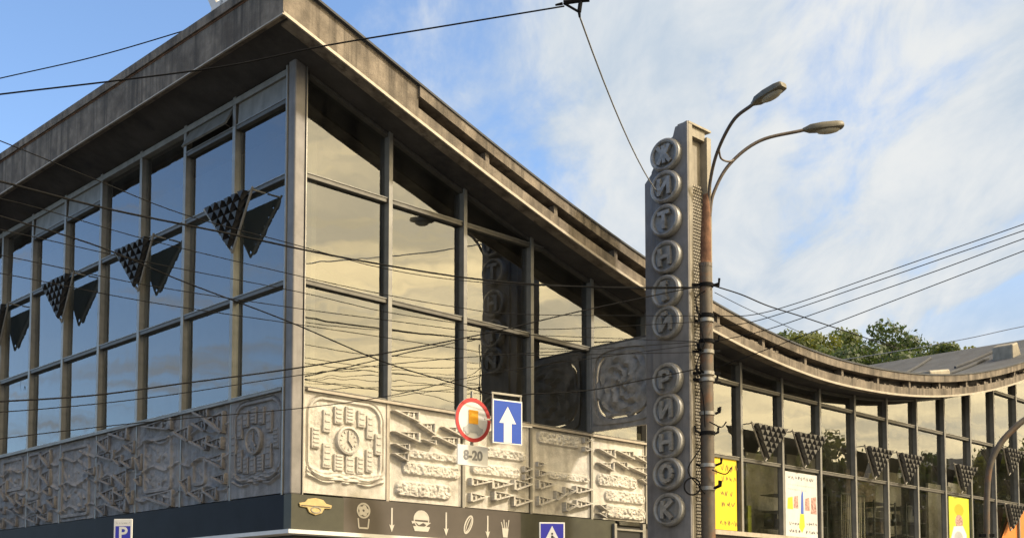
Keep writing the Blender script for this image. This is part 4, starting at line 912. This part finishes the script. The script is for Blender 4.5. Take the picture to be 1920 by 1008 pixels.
def tree(pos, h, rx, rz, kind, label, seed, group, leaf=.30):
    t = empty('broadleaf_tree', pos); tag(t, label, 'tree', group); r = random.Random(seed)
    b = MB(); b.tube([(0, 0, -.3), (.1, 0, h*.3), (-.1, .1, h*.62), (.0, 0, h*.9)], [.32, .25, .17, .05], 8)
    for q in range(7):
        a = q*.9 + r.random(); z = h*(.38 + .07*q); b.tube([(0, 0, z), (math.cos(a)*rx*.4, math.sin(a)*rx*.4, z + h*.10), (math.cos(a)*rx*.75, math.sin(a)*rx*.75, z + h*.16)], [.12, .07, .02], 6)
    b.build('trunk', M_bark, t, True)
    key = (round(rx, 1), round(rz, 1), kind, seed % 3)
    if key not in CR: CR[key] = crown_mesh(rx, rz, seed, M_leaf[kind], leaf=leaf)
    c = link('crown', CR[key], t); c.location = (0, 0, h - rz*.85); c.rotation_euler = (0, 0, r.uniform(0, 6))
    return t
def hill_z(x, y): return 11.5*(1 - math.exp(-((y - 62)/16)**2))*math.exp(-((x - 38)/45)**2) - .6 if y > 62 else -.3
gt = 'trees on the slope behind the hall'
for i, (x, ytop, Y, rx, rz, kd, lb) in enumerate(((1490, 604, 84, 2.5, 2.3, 2, 'bright green tree behind the roof, leftmost of the row'), (1548, 604, 88, 2.7, 2.8, 1, 'green tree behind the roof, second from the left'), (1622, 594, 84, 3.4, 3.9, 0, 'tallest deep green tree behind the roof, mid row'), (1688, 604, 90, 3.0, 3.6, 0, 'round dark tree behind the roof, right of the tallest one'), (1752, 626, 86, 2.6, 2.6, 1, 'smaller green tree above the rising dark roof'), (1802, 636, 92, 2.2, 2.2, 2, 'low bright tree at the right end of the row'), (1590, 640, 76, 3.0, 2.4, 0, 'dark low tree filling the gap under the tallest tree'), (1690, 655, 76, 3.2, 2.2, 0, 'dark bushy tree just behind the trough of the roof'), (1515, 640, 78, 3.0, 2.0, 1, 'green bushy tree low behind the curving roof edge'), (1445, 606, 92, 2.6, 2.4, 1, 'green tree half hidden behind the roof edge at far left'))):
    p_ = at(x + 24, ytop + 27, Y); zb = hill_z(p_.x, p_.y); tree((p_.x, p_.y, zb), max(4, p_.z - zb), rx, rz, kd, lb, 100 + i, gt)
# trees and a house across the street, seen mirrored in the right windows
for i, (x, y, h, rx) in enumerate(((58, 34, 12.5, 4.5), (60, 43, 15, 5.2), (57, 51, 13.5, 4.6), (62, 60, 15.5, 5.5), (60, 70, 14, 5), (64, 80, 16, 5.5))):
    tree((x, y, 0), h*.93, rx, h*.34, 1 + i % 2, 'street tree across the road, mirrored in the right windows, number %s from the pole' % ['one', 'two', 'three', 'four', 'five', 'six'][i], 300 + i % 2, 'trees across the road', .5)
hs = empty('street_house', (78, 58, 0), R(8)); tag(hs, 'plain plastered house across the road, mirrored in the right windows', 'building')
MB().box(-7, 7, -22, 22, 0, 12).build('wall', M_wall, hs); b = MB(); b.prism([(-7.6, 12), (7.6, 12), (0, 15)], lambda p, q, d: (p, d, q), -22.5, 22.5); b.build('roof', M_roof, hs)
wm = MB().box(-.06, .03, -.6, .6, 0, 1.7).mesh('window', M_black)
for j in range(3):
    for i in range(12): o = link('window', wm, hs); o.location = (-7.0, -19.5 + i*3.5, 2 + j*3.5)
